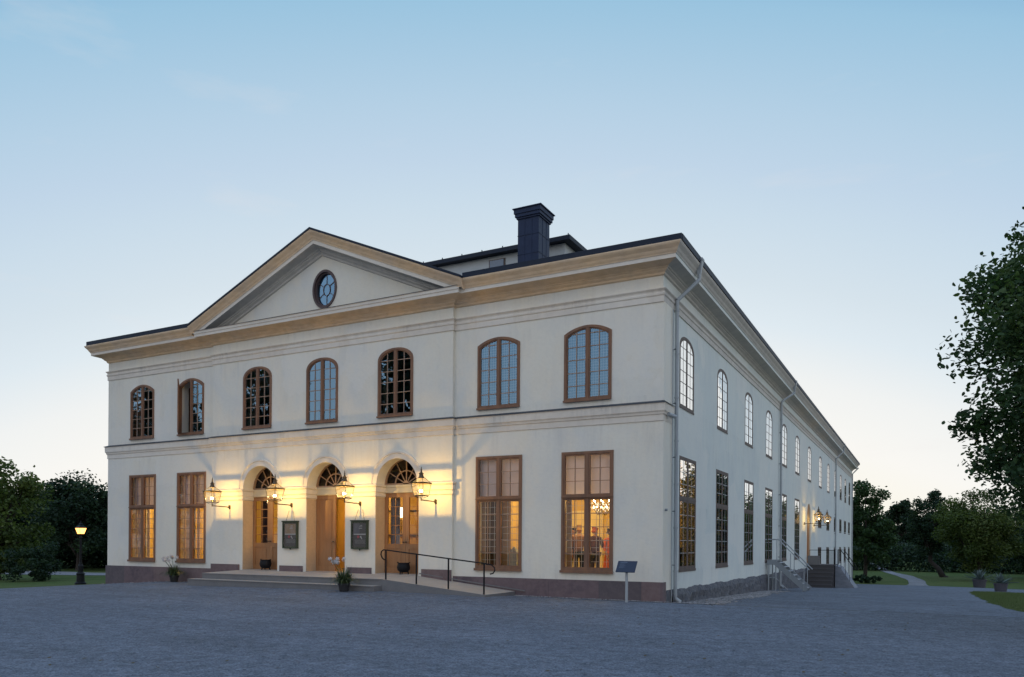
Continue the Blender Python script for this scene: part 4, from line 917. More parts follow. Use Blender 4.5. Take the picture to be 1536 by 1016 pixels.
# ------------------------------------------------------------------ poster cases
FNT=bpy.data.curves
def text_mesh(s,size,loc,rot,m,parent,name='lettering',align='CENTER'):
    c=bpy.data.curves.new(name,'FONT'); c.body=s; c.size=size; c.align_x=align; c.extrude=.001
    o=bpy.data.objects.new(name,c); COL.objects.link(o); dg=bpy.context.evaluated_depsgraph_get(); me=bpy.data.meshes.new_from_object(o.evaluated_get(dg)); bpy.data.objects.remove(o)
    me.materials.clear(); me.materials.append(MT[m] if isinstance(m,str) else m); o=bpy.data.objects.new(name,me); COL.objects.link(o); o.location=loc; o.rotation_euler=rot; o.parent=parent; return o
MT['case']=mat('green_case',(.03,.045,.022),.5); MT['poster']=mat('poster_paper',(.035,.04,.05),.6); MT['ink']=mat('white_ink',(.6,.6,.6),.7); MT['red']=mat('red_ink',(.5,.02,.06),.6)
def poster_case(xc,label,sunset):
    C_=empty('poster_case',(xc,bayY-.002,1.36)); tag(C_,label,'display case'); w,h=.345,.95; mb=MB()
    mb.box(-w,-w+.05,-.10,0,0,h); mb.box(w-.05,w,-.10,0,0,h); mb.box(-w+.05,w-.05,-.10,0,0,.05); mb.box(-w+.05,w-.05,-.10,0,h-.05,h); mb.box(-w-.02,w+.02,-.12,0,h,h+.035); mb.box(-w+.05,w-.05,-.02,-.001,.05,h-.05); mb.lathe([(.01,-.05),(.035,0)],(0,-.05,0),8); mb.build('case_frame','case',C_)
    mb=MB(); mb.box(-w+.06,w-.06,-.03,-.021,.09,h-.06); mb.build('poster','poster',C_)
    mb=MB()
    if sunset: mb.box(-w+.065,w-.065,-.034,-.031,.52,h-.07); mb.build('poster_picture',mat('poster_gold',(.40,.26,.13),.6,noise=[(5,.8,(.45,.33,.26),3)]),C_)
    else: mb.box(-w+.065,-.02,-.034,-.031,.52,h-.07); mb.build('poster_picture',mat('poster_dusk',(.10,.11,.15),.6,noise=[(5,.6,(.18,.17,.2),3)]),C_)
    mb=MB(); mb.box(-w+.075,w-.075,-.037,-.0345,.485,.525)
    mb.add([(.00,-.036,.44),(.05,-.036,.46),(.07,-.036,.40),(.10,-.036,.34),(.07,-.036,.34),(.04,-.036,.38),(.01,-.036,.40)],[(0,1,2,3,4,5,6)])
    for i in range(3): mb.box(-.05+.02*i,.09,-.036,-.033,.70+.05*i,.715+.05*i)
    for i in range(4): mb.box(-.22,.22,-.036,-.033,.20+.035*i,.205+.035*i)
    mb.build('poster_lettering','ink',C_,fix=False)
    mb=MB(); mb.add([(-.13,-.038,.42),(-.09,-.038,.47),(-.03,-.038,.45),(-.02,-.038,.40),(-.07,-.038,.37),(-.11,-.038,.37)],[(0,1,2,3,4,5)]); mb.build('red_mark','red',C_,fix=False)
    mb=MB(); mb.add([(-w+.05,-.085,.05),(w-.05,-.085,.05),(w-.05,-.085,h-.05),(-w+.05,-.085,h-.05)],[(0,1,2,3)]); mb.build('pane','glass_lamp',C_,fix=False)
    for s in (-1,1): mb=MB(); mb.tube([(s*.2,-.06,h+.03),(s*.09,-.02,h+.40)],.006,5); mb.build('hanging_cord','iron',C_)
poster_case(-13.58,'dark green framed poster case with a golden upper picture, between the left and middle doors',True)
poster_case(-10.45,'dark green framed poster case with an all-dark poster, between the middle and right doors',False)
# ------------------------------------------------------------------ wall lanterns
def wall_lantern(arm=.83,body=None):
    """origin at the foot of the bracket on the wall; lantern hangs over -Y"""
    T=empty('wall_lantern'); y=-arm
    mb=MB(); mb.tube([(0,0,-.02),(0,y,-.0)],.019,6); mb.box(-.035,.035,-.02,.0,-.09,.05); mb.tube([(0,-.01,-.1),(0,-.13,-.01)],.012,6); mb.lathe([(.03,-.0),(.035,.04),(.02,.06)],(0,-.04,0),8); mb.tube([(0,y,-.03),(0,y,.07)],.018,6)
    mb.build('bracket','brass',T)
    b,t,zb,zt=.165,.225,.13,.52   # half widths
    mb=MB()
    for sx in (-1,1):
        for sy in (-1,1):
            mb.bar((sx*b,y+sy*b,zb),(sx*t,y+sy*t,zt),.014); mb.bar((sx*t,y+sy*t,zt),(sx*.07,y+sy*.07,zt+.17),.012); mb.tube([(sx*b,y+sy*b,zb),(sx*.08,y+sy*.08,.07),(0,y,.05)],.008,5)
    for hw,z,th in ((b,zb,.018),(t,zt,.042)):
        for s in (-1,1): mb.bar((-hw,y+s*hw,z),(hw,y+s*hw,z),.018,th); mb.bar((s*hw,y-hw,z),(s*hw,y+hw,z),.018,th)
    for s in (-1,1):
        mb.bar((-t-.03,y+s*(t+.02),zt+.01),(t+.03,y+s*(t+.02),zt+.01),.02,.012); mb.bar((s*(t+.02),y-t-.02,zt+.01),(s*(t+.02),y+t+.02,zt+.01),.02,.012)
    mb.box(-b,b,y-b,y+b,zb-.012,zb-.002)
    mb.build('cage','brass',T)
    mb=MB(); c=(0,y,zt)
    mb.lathe([(.10,.15),(.095,.17),(.075,.21),(.06,.27),(.085,.29),(.05,.32),(.028,.35),(.03,.37),(.016,.39),(.03,.42),(.012,.45),(.016,.47),(.002,.52)],c,10); mb.build('cap','brass',T)
    mb=MB(); q=.004
    for (ax_,ay,bx,by) in ((-1,-1,1,-1),(1,-1,1,1),(1,1,-1,1),(-1,1,-1,-1)):
        mb.add([(ax_*b,y+ay*b,zb),(bx*b,y+by*b,zb),(bx*t,y+by*t,zt),(ax_*t,y+ay*t,zt)],[(0,1,2,3)]); mb.add([(ax_*t,y+ay*t,zt),(bx*t,y+by*t,zt),(bx*.07,y+by*.07,zt+.17),(ax_*.07,y+ay*.07,zt+.17)],[(0,1,2,3)])
    mb.build('glass','lantern_milk',T,fix=False)
    mb=MB()
    for sx,sy in ((-1,-.3),(1,-.3),(0,-1)): mb.lathe([(.002,0),(.014,.02),(.016,.05),(.002,.09)],(sx*.045,y+sy*.045,zb+.10),8)
    mb.build('flame','flame',T)
    mb=MB(); mb.tube([(0,y,zb),(0,y,zb+.09)],.012,6); 
    for sx,sy in ((-1,-.3),(1,-.3),(0,-1)): mb.tube([(0,y,zb+.05),(sx*.045,y+sy*.045,zb+.07),(sx*.045,y+sy*.045,zb+.10)],.006,5)
    mb.build('burner','brass',T)
    return T
m=mat_glass('lantern_milk',1.35,.35,(.96,.94,.90)); t_=m.node_tree; o_=[n for n in t_.nodes if n.type=='OUTPUT_MATERIAL'][0]; prev=o_.inputs[0].links[0].from_socket
tl=t_.nodes.new('ShaderNodeBsdfTranslucent'); tl.inputs[0].default_value=(.9,.85,.7,1); x_=t_.nodes.new('ShaderNodeMixShader'); x_.inputs[0].default_value=.015; t_.links.new(prev,x_.inputs[1]); t_.links.new(tl.outputs[0],x_.inputs[2]); t_.links.new(x_.outputs[0],o_.inputs[0]); MT['lantern_milk']=m
LAMPW=74
def lamp_light(o,arm,P=LAMPW):
    l=plight('lantern_light',(0,-arm,.30),P,(1,.62,.16),.016); l.parent=o
wl0=wall_lantern()
LX=[(-16.67,2.90,'brass wall lantern left of the left arched door'),(-13.56,2.92,'brass wall lantern between the left and middle arched doors'),(-10.46,2.92,'brass wall lantern between the middle and right arched doors'),(-7.41,2.93,'brass wall lantern right of the right arched door, above the ramp')]
for i,(x,z,lb) in enumerate(LX):
    o=wl0 if i==0 else copy_tree(wl0); o.location=(x,bayY,z); tag(o,lb,'lantern',group='wall lanterns on the front')
for o in [q for q in bpy.data.objects if q.name.startswith('wall_lantern')]: lamp_light(o,.83)
for y,lb in ((28.9,'wall lantern on the side wall before the tall arched door'),(33.6,'wall lantern on the side wall beyond the tall arched door')):
    o=copy_tree(wl0); o.location=(0,y,2.92); o.rotation_euler=(0,0,R(90)); tag(o,lb,'lantern',group='wall lanterns on the side')
    for k in kids(o): 
        if k.type=='LIGHT': k.location=(0,-.83,.30); k.data=k.data.copy(); k.data.energy=LAMPW*.6
# ------------------------------------------------------------------ downpipes (parts of the building)
def downpipe(y,hopy,ztop_,zbot,x=.11,ph=None):
    D=empty('downpipe',(0,0,0),parent=TH); mb=MB(); mb.tube([(x,y,zbot+.2),(x,y,ztop_)],.055,10)
    mb.tube([(x,y,ztop_),(.2,y+.1,ztop_+.12),(.62,hopy,9.28),(.62,hopy,9.45)],.055,10)
    mb.tube([(x,y,zbot+.22),(x,y,zbot+.14),(x+.14,y+.05,zbot+.03)],.06,10)
    z=zbot+.9
    while z<ztop_: mb.tube([(x,y,z),(x,y,z+.05)],.066,10); z+=1.25
    mb.build('pipe','pipe',D,smooth=False)
    mb=MB(); mb.lathe([(.06,0),(.08,.06),(.085,.12),(.15,.38),(.17,.40),(.17,.46)],(.62,hopy,9.42),4,a0=PI/4); mb.build('hopper','pipe',D)
    mb=MB(); z=1.0
    while z<ztop_: mb.tube([(-.0,y-.02,z),(x,y-.1,z)],.012,5); mb.tube([(x,y-.1,z),(x-.02,y-.16,z)],.01,5); z+=1.55
    mb.build('clips','flashing',D)
downpipe(.98,1.45,8.62,-.10); downpipe(19.55,20.3,8.72,-.55); downpipe(47,47.6,8.62,-1.5)
mb=MB(); mb.tube([(.05,BY1-.12,-2.2),(.05,BY1-.12,8.8),(.6,BY1-.1,9.4)],.06,8); mb.build('downpipe','pipe',TH)
mb=MB(); mb.tube([(.07,.72,-.05),(.07,.72,8.3)],.014,6); mb.build('lightning_conductor','pipe',TH)
mb=MB(); mb.tube([(.10,.22,5.24),(.22,.5,5.19)],.055,10); mb.tube([(.03,.3,5.24),(.14,.32,5.22)],.02,6); mb.build('floodlight','pipe',TH)
mb=MB(); mb.tube([(.03,.19,2.56),(.10,.19,2.56)],.035,10); mb.build('door_bell','steel',TH)
# ------------------------------------------------------------------ information lectern
LC=empty('information_board',(-.66,-1.0,0)); tag(LC,'slanted dark blue information board on a grey post by the corner','sign')
mb=MB(); mb.tube([(0,0,-.05),(0,0,.84)],.038,12); mb.lathe([(.07,0),(.07,.012)],(0,0,0),12); mb.build('post','pipe',LC)
pn=MB(); pn.box(-.27,.27,-.012,.012,-.185,.185); pb=pn.build('panel',mat('blue_panel',(.018,.028,.055),.35),LC); pb.location=(0.0,-.02,.985); pb.rotation_euler=(R(-38),0,0)
mb=MB()
for i in range(9): mb.box(-.2,-.02-.03*((i*7)%3),-.0135,-.0125,.09-.018*i,.095-.018*i)
mb.box(-.2,0,-.0135,-.0125,.125,.145); l_=mb.build('lettering',mat('panel_ink',(.12,.16,.22),.5),pb)
# ------------------------------------------------------------------ potted agapanthus
def agapanthus(loc,label,seed,s=1.0,flowers=7,pot=(.19,.15)):
    random.seed(seed); P_=empty('potted_plant',loc); tag(P_,label,'plant',group='potted plants with pale flower heads by the steps')
    mb=MB(); mb.lathe([(.13*s,0),(.17*s,.20*s),(.19*s,.20*s),(.19*s,.24*s),(.16*s,.24*s),(.15*s,.18*s),(.02,.18*s)],n=16); mb.build('pot',mat('dark_pot',(.02,.02,.022),.6),P_,smooth=False)
    mb=MB()
    for i in range(300):
        a=random.uniform(0,2*PI); L=random.uniform(.38,.72)*s; bend=random.uniform(.4,1.75); w=random.uniform(.010,.017)*s; r0=random.uniform(0,.13)*s
        dx,dy=math.cos(a),math.sin(a); px_,py_=-dy*w,dx*w; vs=[]
        for k in range(6):
            t=k/5; rr=r0+L*.75*t*bend*.7; z=.20*s+L*(t*1.15-.75*bend*t*t*.95); ww=(1-t**2.5)
            vs+=[(dx*rr+px_*ww,dy*rr+py_*ww,z),(dx*rr-px_*ww,dy*rr-py_*ww,z)]
        mb.add(vs,[(2*k,2*k+1,2*k+3,2*k+2) for k in range(5)],random.choice((0,0,1)))
    mb.build('leaves',['leaf_green','leaf_green2'],P_,fix=False)
    st=MB(); pm=mat('pale_petals',(.66,.62,.60),.8)
    for i in range(flowers):
        a=random.uniform(PI*.75,PI*1.5) if i<flowers*.75 else random.uniform(0,2*PI); rr=random.uniform(.15,.5)*s; h=random.uniform(.78,1.0)*s
        p=Vector((rr*math.cos(a),rr*math.sin(a),h)); st.tube([(0,0,.2*s),tuple(p*.5+Vector((0,0,.18*s))),tuple(p)],.006,4)
        fl=MB()
        for k in range(60):
            d=Vector((random.gauss(0,1),random.gauss(0,1),random.gauss(0,1))).normalized(); c=p+d*.07*s*random.uniform(.6,1.1); u=d.orthogonal().normalized()*.018; w_=d.cross(u)
            fl.add([c-u,c+w_,c+u,c-w_],[(0,1,2,3)])
        fl.build('flower_head',pm,P_,fix=False)
    st.build('stems','leaf_green2',P_)
MT['leaf_green']=mat('strap_leaf',(.035,.06,.02),.5); MT['leaf_green2']=mat('strap_leaf_light',(.07,.10,.035),.5)
agapanthus((-9.05,-2.62,g(-9.05,-2.62)+.012),'leafy potted plant with pale flower heads in front of the stone steps',11,1.02)
agapanthus((-19.2,-.55,g(-19.2,-.55)+.012),'leafy potted plant with pale flower heads against the plinth left of the steps',12,1.0,9)
# ------------------------------------------------------------------ pebble strip along the walls
rows=[(y,BX0,-16.2) for y in np.linspace(-.32,-.04,3)]; sheet('pebble_strip',rows,.022,MT['pebbles'],40)
rows=[(y,-4.3,.35) for y in np.linspace(-.34,-.04,3)]; sheet('pebble_strip',rows,.022,MT['pebbles'],30)
rows=[(y,.02,1.15+.15*math.sin(y*.9)) for y in np.linspace(-.1,15.5,50)]; sheet('pebble_strip',rows,.026,MT['pebbles'],4)
random.seed(21); mb=MB()
for i in range(900):
    if random.random()<.5: x=random.uniform(-4.4,1.1); y=random.uniform(-.5,-.08)
    else: x=random.uniform(.08,1.3); y=random.uniform(-.3,15)
    if random.random()<.25: x=random.uniform(-24,-16.4); y=random.uniform(-.4,-.08)
    r_=random.uniform(.012,.035); z=g(x,y)+.025; mb.lathe([(r_*.5,-r_*.3),(r_,0),(r_*.8,r_*.4),(r_*.2,r_*.6)],(x,y,z),6,a0=random.random()*6)
tag(mb.build('pebbles','pebble_stone' if 'pebble_stone' in MT else mat('pebble_stone',(.34,.33,.32),.8,noise=[(1.5,.8,(.14,.14,.15),2)]),None,smooth=True),'loose pale pebbles along the foot of the walls','pebbles',kind='stuff')
random.seed(33); mb=MB()
for i in range(2600):
    t_=random.random()**.8; d=9+26*t_; lat=random.uniform(-.62,.68)*d; x=6.42-.468*d+.884*lat; y=-21+.884*d+.468*lat
    if y>-2.6 and x<1.0: continue
    if x>8.2 and y>1.5: continue
    r_=random.uniform(.010,.026); z=g(x,y)+.012; mb.lathe([(r_*.5,-r_*.3),(r_,0),(r_*.7,r_*.35)],(x,y,z),5,a0=random.random()*6)
tag(mb.build('loose_stones',mat('loose_stone',(.20,.22,.26),.85,noise=[(1.5,.9,(.07,.08,.10),2)]),None,smooth=True),'larger loose stones scattered over the gravel forecourt','stones',kind='stuff')
mb=MB()
for i in range(260):
    t_=random.random(); d=9+24*t_; lat=random.uniform(-.6,.68)*d; x=6.42-.468*d+.884*lat; y=-21+.884*d+.468*lat
    if y>-2.6 and x<1.0 or (x>8.2 and y>1.5): continue
    a=random.random()*6; c,s_=math.cos(a)*.035,math.sin(a)*.035; z=g(x,y)+.022
    mb.add([(x-c,y-s_,z),(x-s_*.6,y+c*.6,z+.008),(x+c,y+s_,z+.012),(x+s_*.6,y-c*.6,z)],[(0,1,2,3)])
tag(mb.build('fallen_leaves',mat('dry_leaf',(.10,.075,.03),.9),None,fix=False),'a few dry leaves lying on the gravel forecourt','leaves',kind='stuff')
# ------------------------------------------------------------------ steel side stair
MT['tread_steel']=mat('tread_steel',(.50,.53,.56),.5)
ST=empty('steel_stair',(0,0,0)); tag(ST,'galvanised steel stair with pipe handrails under the fourth side window','stairs')
zL=.90; xb=1.80; zb=g(1.8,16.2)+.02; xs0=.5
for yy in (16.0,17.15):
    mb=MB(); mb.bar((0.08,yy,zL-.1),(xs0,yy,zL-.1),.02,.22); mb.bar((xs0-.03,yy,zL-.12),(xb,yy,zb+.06),.025,.24); mb.build('stringer','steel',ST)
mb=MB(); mb.box(0.08,xs0+.02,16.02,17.13,zL-.02,zL); mb.build('landing','steel',ST)
for i in range(7):
    t_=(i+.7)/7.4; x=xs0+(xb-xs0)*t_; z=zL-(zL-zb)*t_+.03; mb=MB(); mb.box(x-.09,x+.09,16.03,17.12,z-.02,z); mb.build('tread','tread_steel',ST)
for yy in (16.0,17.15):
    mb=MB(); mb.tube([(.12,yy,zL+.95),(.55,yy,zL+.97),(xb+.1,yy,zb+.98)],.024,8); mb.build('handrail','pipe',ST)
    for x in (.5,1.1,1.68): zz=zL-(zL-zb)*max(0,(x-xs0)/(xb-xs0)); mb=MB(); mb.tube([(x,yy,zz-.08),(x,yy,zz+.96)],.017,6); mb.build('post','pipe',ST)
for x in (.14,.46):
    for yy in (16.02,17.1): mb=MB(); mb.tube([(x,yy,g(x,yy)),(x,yy,zL-.02)],.03,6); mb.build('leg','pipe',ST)
mb=MB(); mb.tube([(.14,16.02,.1),(.46,16.02,.1)],.015,6); mb.tube([(.46,16.02,.1),(1.0,16.02,-.45)],.015,6); mb.build('brace','pipe',ST)
# ------------------------------------------------------------------ dark steps up to the side door
DS=empty('door_steps',(0,0,0)); tag(DS,'dark stone steps and landing up to the tall arched side door','stairs')
z0=g(1,28.6)-.02; zt_=.40; n=6
for i in range(n):
    mb=MB(); z=z0+(zt_-z0)*(i+1)/n; mb.box(.10,1.6,28.5+i*.32,28.5+(i+1)*.32-.004+(.0 if i<n-1 else 2.6),z-.05,z); mb.box(.10,1.6,28.53+i*.32,28.55+i*.32,z0-.4,z-.051); mb.build('tread','dark_step' if 'dark_step' in MT else MT.setdefault('dark_step',mat('dark_step',(.075,.072,.075),.7)),DS)
mb=MB(); mb.box(.10,1.56,30.5,33.0,-2,zt_-.06); mb.box(.05,.75,30.3,30.45,zt_,zt_+.55); mb.build('landing','granite_side',DS)
mb=MB(); mb.prism([(1.62,-2),(2.75,-2),(2.75,g(2.7,31)),(1.9,.25),(1.62,.38)],2.2,'y',base=30.6); mb.build('side_flight',mat('blue_render',(.22,.24,.27),.8,noise=[(2,.6,(.13,.15,.18),5,(1,1,3))]),DS)
for yy in (30.6,32.8):
    mb=MB(); mb.tube([(1.6,yy,.4),(1.6,yy,1.35),(1.95,yy,1.3),(2.75,yy,.1)],.022,6); 
    for x in (1.75,1.95,2.2,2.45): zz=np.interp(x,[1.62,1.9,2.75],[.38,.25,g(2.7,31)]); mb.tube([(x,yy,float(zz)),(x,yy,float(np.interp(x,[1.6,1.95,2.75],[1.35,1.3,.1])))],.014,5)
    mb.build('railing','iron',DS)
mb=MB(); mb.tube([(.15,30.4,.4),(.15,30.4,1.3),(1.6,30.4,1.3)],.018,6); mb.tube([(1.58,30.4,.4),(1.58,30.4,1.3)],.02,6)
for i in range(6): mb.tube([(1.3+.05*i,30.38,.45),(1.3+.05*i,30.38,1.3)],.008,5)
mb.build('railing','iron',DS)
# ------------------------------------------------------------------ park lamp post on the left
PLx,PLy=-36.0,6.6; pz=g(PLx,PLy)
PL=empty('lamp_post',(PLx,PLy,pz)); tag(PL,'black cast-iron lamp post with a lit lantern before the dark trees','street lamp')
mb=MB(); mb.lathe([(.30,0),(.30,.10),(.22,.16),(.20,.55),(.24,.60),(.20,.66),(.14,.72),(.15,1.05),(.09,1.15),(.065,1.3),(.05,2.6),(.08,2.66),(.05,2.72),(.045,2.80),(.10,2.86)],n=12); mb.build('post','iron',PL,smooth=False)
mb=MB(); b,t,zb_,zt2=.13,.21,2.88,3.22
for sx in (-1,1):
    for sy in (-1,1): mb.bar((sx*b,sy*b,zb_),(sx*t,sy*t,zt2),.016)
for hw,z in ((b,zb_),(t,zt2)):
    for s in (-1,1): mb.bar((-hw,s*hw,z),(hw,s*hw,z),.02); mb.bar((s*hw,-hw,z),(s*hw,hw,z),.02)
mb.lathe([(.23,zt2),(.12,zt2+.13),(.07,zt2+.17),(.09,zt2+.22),(.03,zt2+.28),(.03,zt2+.33),(.002,zt2+.4)],n=4,sq=True); mb.build('cage','iron',PL)
mb=MB(); mb.lathe([(b-.01,zb_+.01),(t-.01,zt2-.01)],n=4,sq=True); mb.build('lit_glass',emitter('lit_frosted_glass',(1,.42,.10),4.5),PL)
# ------------------------------------------------------------------ trees
def leaf_mesh(name,centers,sizes,mats,mi,parent,six=False,up=.4,rng=None):
    n=len(centers); nor=rng.normal(size=(n,3)); nor[:,2]+=up*np.sign(nor[:,2]+1e-6); nor/=np.linalg.norm(nor,axis=1)[:,None]
    a=rng.normal(size=(n,3)); a-= (a*nor).sum(1)[:,None]*nor; a/=np.linalg.norm(a,axis=1)[:,None]; b=np.cross(nor,a); s=sizes[:,None]
    if six:
        drp=nor*s*.18
        q=[-a*s, -a*s*.35+b*s*.62+drp, a*s*.45+b*s*.5+drp, a*s*1.05, a*s*.45-b*s*.5+drp, -a*s*.35-b*s*.62+drp]; k=6
        fs=np.array([[0,1,2,3],[0,3,4,5]])
    else:
        q=[-a*s,b*s*.62,a*s,-b*s*.62]; k=4; fs=np.array([[0,1,2,3]])
    V=np.stack([centers+x for x in q],1).reshape(-1,3); Fc=(fs[None]+np.arange(n)[:,None,None]*k).reshape(-1,4)
    me=bpy.data.meshes.new(name); me.vertices.add(len(V)); me.vertices.foreach_set('co',V.ravel()); me.loops.add(Fc.size); me.loops.foreach_set('vertex_index',Fc.ravel().astype(np.int32)); me.polygons.add(len(Fc)); me.polygons.foreach_set('loop_start',np.arange(0,Fc.size,4,dtype=np.int32)); me.polygons.foreach_set('loop_total',np.full(len(Fc),4,dtype=np.int32))
    for m in mats: me.materials.append(m)
    me.polygons.foreach_set('material_index',np.repeat(mi,len(fs)).astype(np.int32)); me.update(); me.validate()
    o=bpy.data.objects.new(name,me); COL.objects.link(o); o.parent=parent; return o
def leafmat(name,c):
    m=mat(name,c,.65,spec=.3); t=m.node_tree; b=t.nodes['Principled BSDF']; o=[n for n in t.nodes if n.type=='OUTPUT_MATERIAL'][0]
    tl=t.nodes.new('ShaderNodeBsdfTranslucent'); tl.inputs[0].default_value=(c[0]*1.4,c[1]*1.5,c[2]*.8,1); x=t.nodes.new('ShaderNodeMixShader'); x.inputs[0].default_value=.3; t.links.new(b.outputs[0],x.inputs[1]); t.links.new(tl.outputs[0],x.inputs[2]); t.links.new(x.outputs[0],o.inputs[0]); return m
LM=[leafmat('leaf_dark',(.028,.060,.022)),leafmat('leaf_mid',(.045,.088,.03)),leafmat('leaf_light',(.075,.12,.04))]
LMw=[leafmat('warm_leaf_dark',(.055,.085,.022)),leafmat('warm_leaf_mid',(.085,.12,.03)),leafmat('warm_leaf_light',(.12,.15,.045))]
LMb=[leafmat('deep_leaf_dark',(.016,.036,.020)),leafmat('deep_leaf_mid',(.028,.056,.028)),leafmat('deep_leaf_light',(.045,.078,.036))]
MT['bark']=mat('bark',(.045,.035,.028),.95,noise=[(3,.6,(.025,.02,.017),5,(1,1,.3))],bump=(12,.6,.03))
def tree(loc,H,cw,label,seed,kind='tree',trunk=1.6,nleaf=6000,lsize=.2,nclump=34,mats=LM,group=None,tr=.28,lean=(0,0),shape='round',cat='tree',six=False,branches=True,dens=.8,keep=None):
    rng=np.random.default_rng(seed); T=empty(kind,loc); tag(T,label,cat,group=group); base=np.array([lean[0],lean[1],0.])
    ch=H-trunk; cc=np.array([lean[0],lean[1],trunk+ch*.5]); cl=[]
    while len(cl)<nclump:
        p=rng.uniform(-1,1,3); r=np.linalg.norm(p)
        if r>1 or r<.25: continue
        zz=(p[2]+1)/2
        if shape=='cone': w=(1-zz)**.7*1.0+.08
        elif shape=='dome': w=math.sqrt(max(0,1-max(0,(zz-.25)/.75)**2))*.98+.02
        elif shape=='column': w=.9*math.sin(PI*min(1,zz*.8+.2))**.4
        else: w=1
        if shape=='round': q=np.array([p[0]*cw,p[1]*cw,p[2]*ch*.5])
        else:
            a=rng.uniform(0,2*PI); rr=math.sqrt(rng.uniform(.12,1)); q=np.array([math.cos(a)*rr*cw*w,math.sin(a)*rr*cw*w,p[2]*ch*.5])
        cl.append(cc+q*rng.uniform(.82,1.06))
    cl=np.array(cl)
    cr=rng.uniform(.55,1.15,len(cl))*min(cw,ch*.5)*(.25 if six else .36)
    if branches:
        mb=MB(); top=cc+np.array([0,0,ch*.18]); mid=base*.5+np.array([rng.uniform(-.1,.1),0,trunk*.55])
        mb.tube([(0,0,-.3),tuple(mid),(base[0],base[1],trunk),tuple(top)],[tr*1.25,tr*.9,tr*.75,tr*.18],9)
        mb.tube([(0,0,-.3),(0,0,.25)],[tr*1.7,tr*1.05],9)
        mb.build('trunk','bark',T,smooth=True)
        mb=MB()
        for c in (cl if six else cl[:26]):
            z0=rng.uniform(.0,.55); s0=base*1.0+np.array([0,0,trunk])+ (top-(base+np.array([0,0,trunk])))*z0; m=s0*.5+c*.5+np.array([0,0,.12*ch*.3]); mb.tube([tuple(s0),tuple(m),tuple(c)],[tr*.32,tr*.2,tr*.05],5)
        mb.build('limbs','bark',T,smooth=True)
    k=rng.integers(0,len(cl),nleaf); d=rng.normal(size=(nleaf,3)); d/=np.linalg.norm(d,axis=1)[:,None]; rr=rng.uniform(0,1,nleaf)**.45; P=cl[k]+d*(rr*cr[k])[:,None]*np.array([1.15,1.15,.8])
    # stray sprays outside the clumps
    ns=nleaf//30; k2=rng.integers(0,len(cl),ns); d2=rng.normal(size=(ns,3)); d2/=np.linalg.norm(d2,axis=1)[:,None]; P[:ns]=cl[k2]+d2*(cr[k2]*rng.uniform(1,1.3,ns))[:,None]
    if keep is not None: P=P[keep(P)]
    n=len(P)
    mi=rng.choice([0,1,2],n,p=[.5,.36,.14])
    clm=rng.choice([0,1,2],len(cl),p=[.5,.35,.15]); mi=np.where(rng.uniform(size=n)<.6,clm[k[:n]],mi)
    leaf_mesh('crown',P,lsize*rng.uniform(.6,1.2,n),mats,mi,T,six=six,rng=rng); return T
def TL(x,y): return (x,y,g(x,y)-.05)
gl='dark trees beyond the lawn on the left'
tree(TL(-57,13.5),9.4,3.6,'nearest broad tree at the left edge, lighter green leaves',1,trunk=1.0,nleaf=16000,lsize=.17,nclump=60,mats=LMw,group=gl,kind='broadleaf_tree')
xs_=[(-70,40,9.6,5.2,'round'),(-77,33,10.2,5.0,'dome'),(-84,38,10.4,5.5,'round'),(-92,30,10.5,5.5,'round'),(-100,44,11.2,5.8,'dome'),(-66,47,11,5.2,'dome'),(-60,55,12,5.4,'round'),(-88,50,11.5,5.5,'column'),(-75,52,12,5.2,'dome'),(-108,32,10.5,6,'round'),(-118,42,12,6.5,'dome')]
lab=['first dark tree left of the building','domed dark tree behind the lamp post','round dark tree further left of the lamp post','spreading dark tree by the pale avenue','tall domed tree in the dark row','dark tree tucked behind the building corner','tall round tree just left of the theatre','narrow upright tree in the dark row','high domed tree in the second dark row','low round tree behind the nearest left tree','outermost tall tree of the left row']
for i,(x,y,h,w,s) in enumerate(xs_): tree(TL(x,y),h,w,lab[i],20+i,trunk=.9,nleaf=16000,lsize=.2,nclump=52,mats=LMb,group=gl,shape=s,branches=i<5)
tree(TL(-50.5,12.5),3.0,1.9,'low grey-green bush under the nearest left tree',44,kind='bush',trunk=.1,nleaf=6000,lsize=.10,nclump=40,mats=LMb,cat='bush',branches=False)
def wood(name,pts,h,n,seed,ls,label):
    rng=np.random.default_rng(seed); k=rng.integers(0,len(pts)-1,n); t=rng.uniform(size=n); A=np.array(pts,float); p=A[k]*(1-t)[:,None]+A[k+1]*t[:,None]; p+=rng.normal(size=p.shape)*2.2
    s_=np.cumsum(np.r_[0,np.hypot(*np.diff(A,axis=0).T)]); u=s_[k]+t*np.diff(s_)[k]
    top=h*(.72+.16*np.sin(u*.21+seed)+.10*np.sin(u*.53+2*seed)+.06*np.sin(u*1.3)); z=G(p[:,0],p[:,1])+top*rng.uniform(0,1,n)**.75
    o=leaf_mesh(name,np.c_[p,z],ls*rng.uniform(.6,1.2,n),LMb,rng.choice([0,1,2],n,p=[.6,.3,.1]),None,rng=rng); tag(o,label,'trees',kind='stuff')
wood('far_wood',[(-165,20),(-150,75),(-120,110),(-80,125),(-45,130),(-20,130)],13,42000,3,.75,'distant dark wood closing the view on the left')
wood('undergrowth',[(-112,18),(-95,27),(-82,45),(-66,58),(-50,70)],4.5,26000,9,.32,'dark undergrowth beneath the trees on the left')
wood('undergrowth',[(-18,118),(0,122),(22,118),(42,108),(60,92)],5.2,34000,10,.26,'dark undergrowth beneath the park trees on the right')
wood('far_wood',[(-25,190),(0,205),(20,200),(45,185),(75,165),(110,140)],9.5,42000,4,.7,'distant dark wood closing the view on the right')
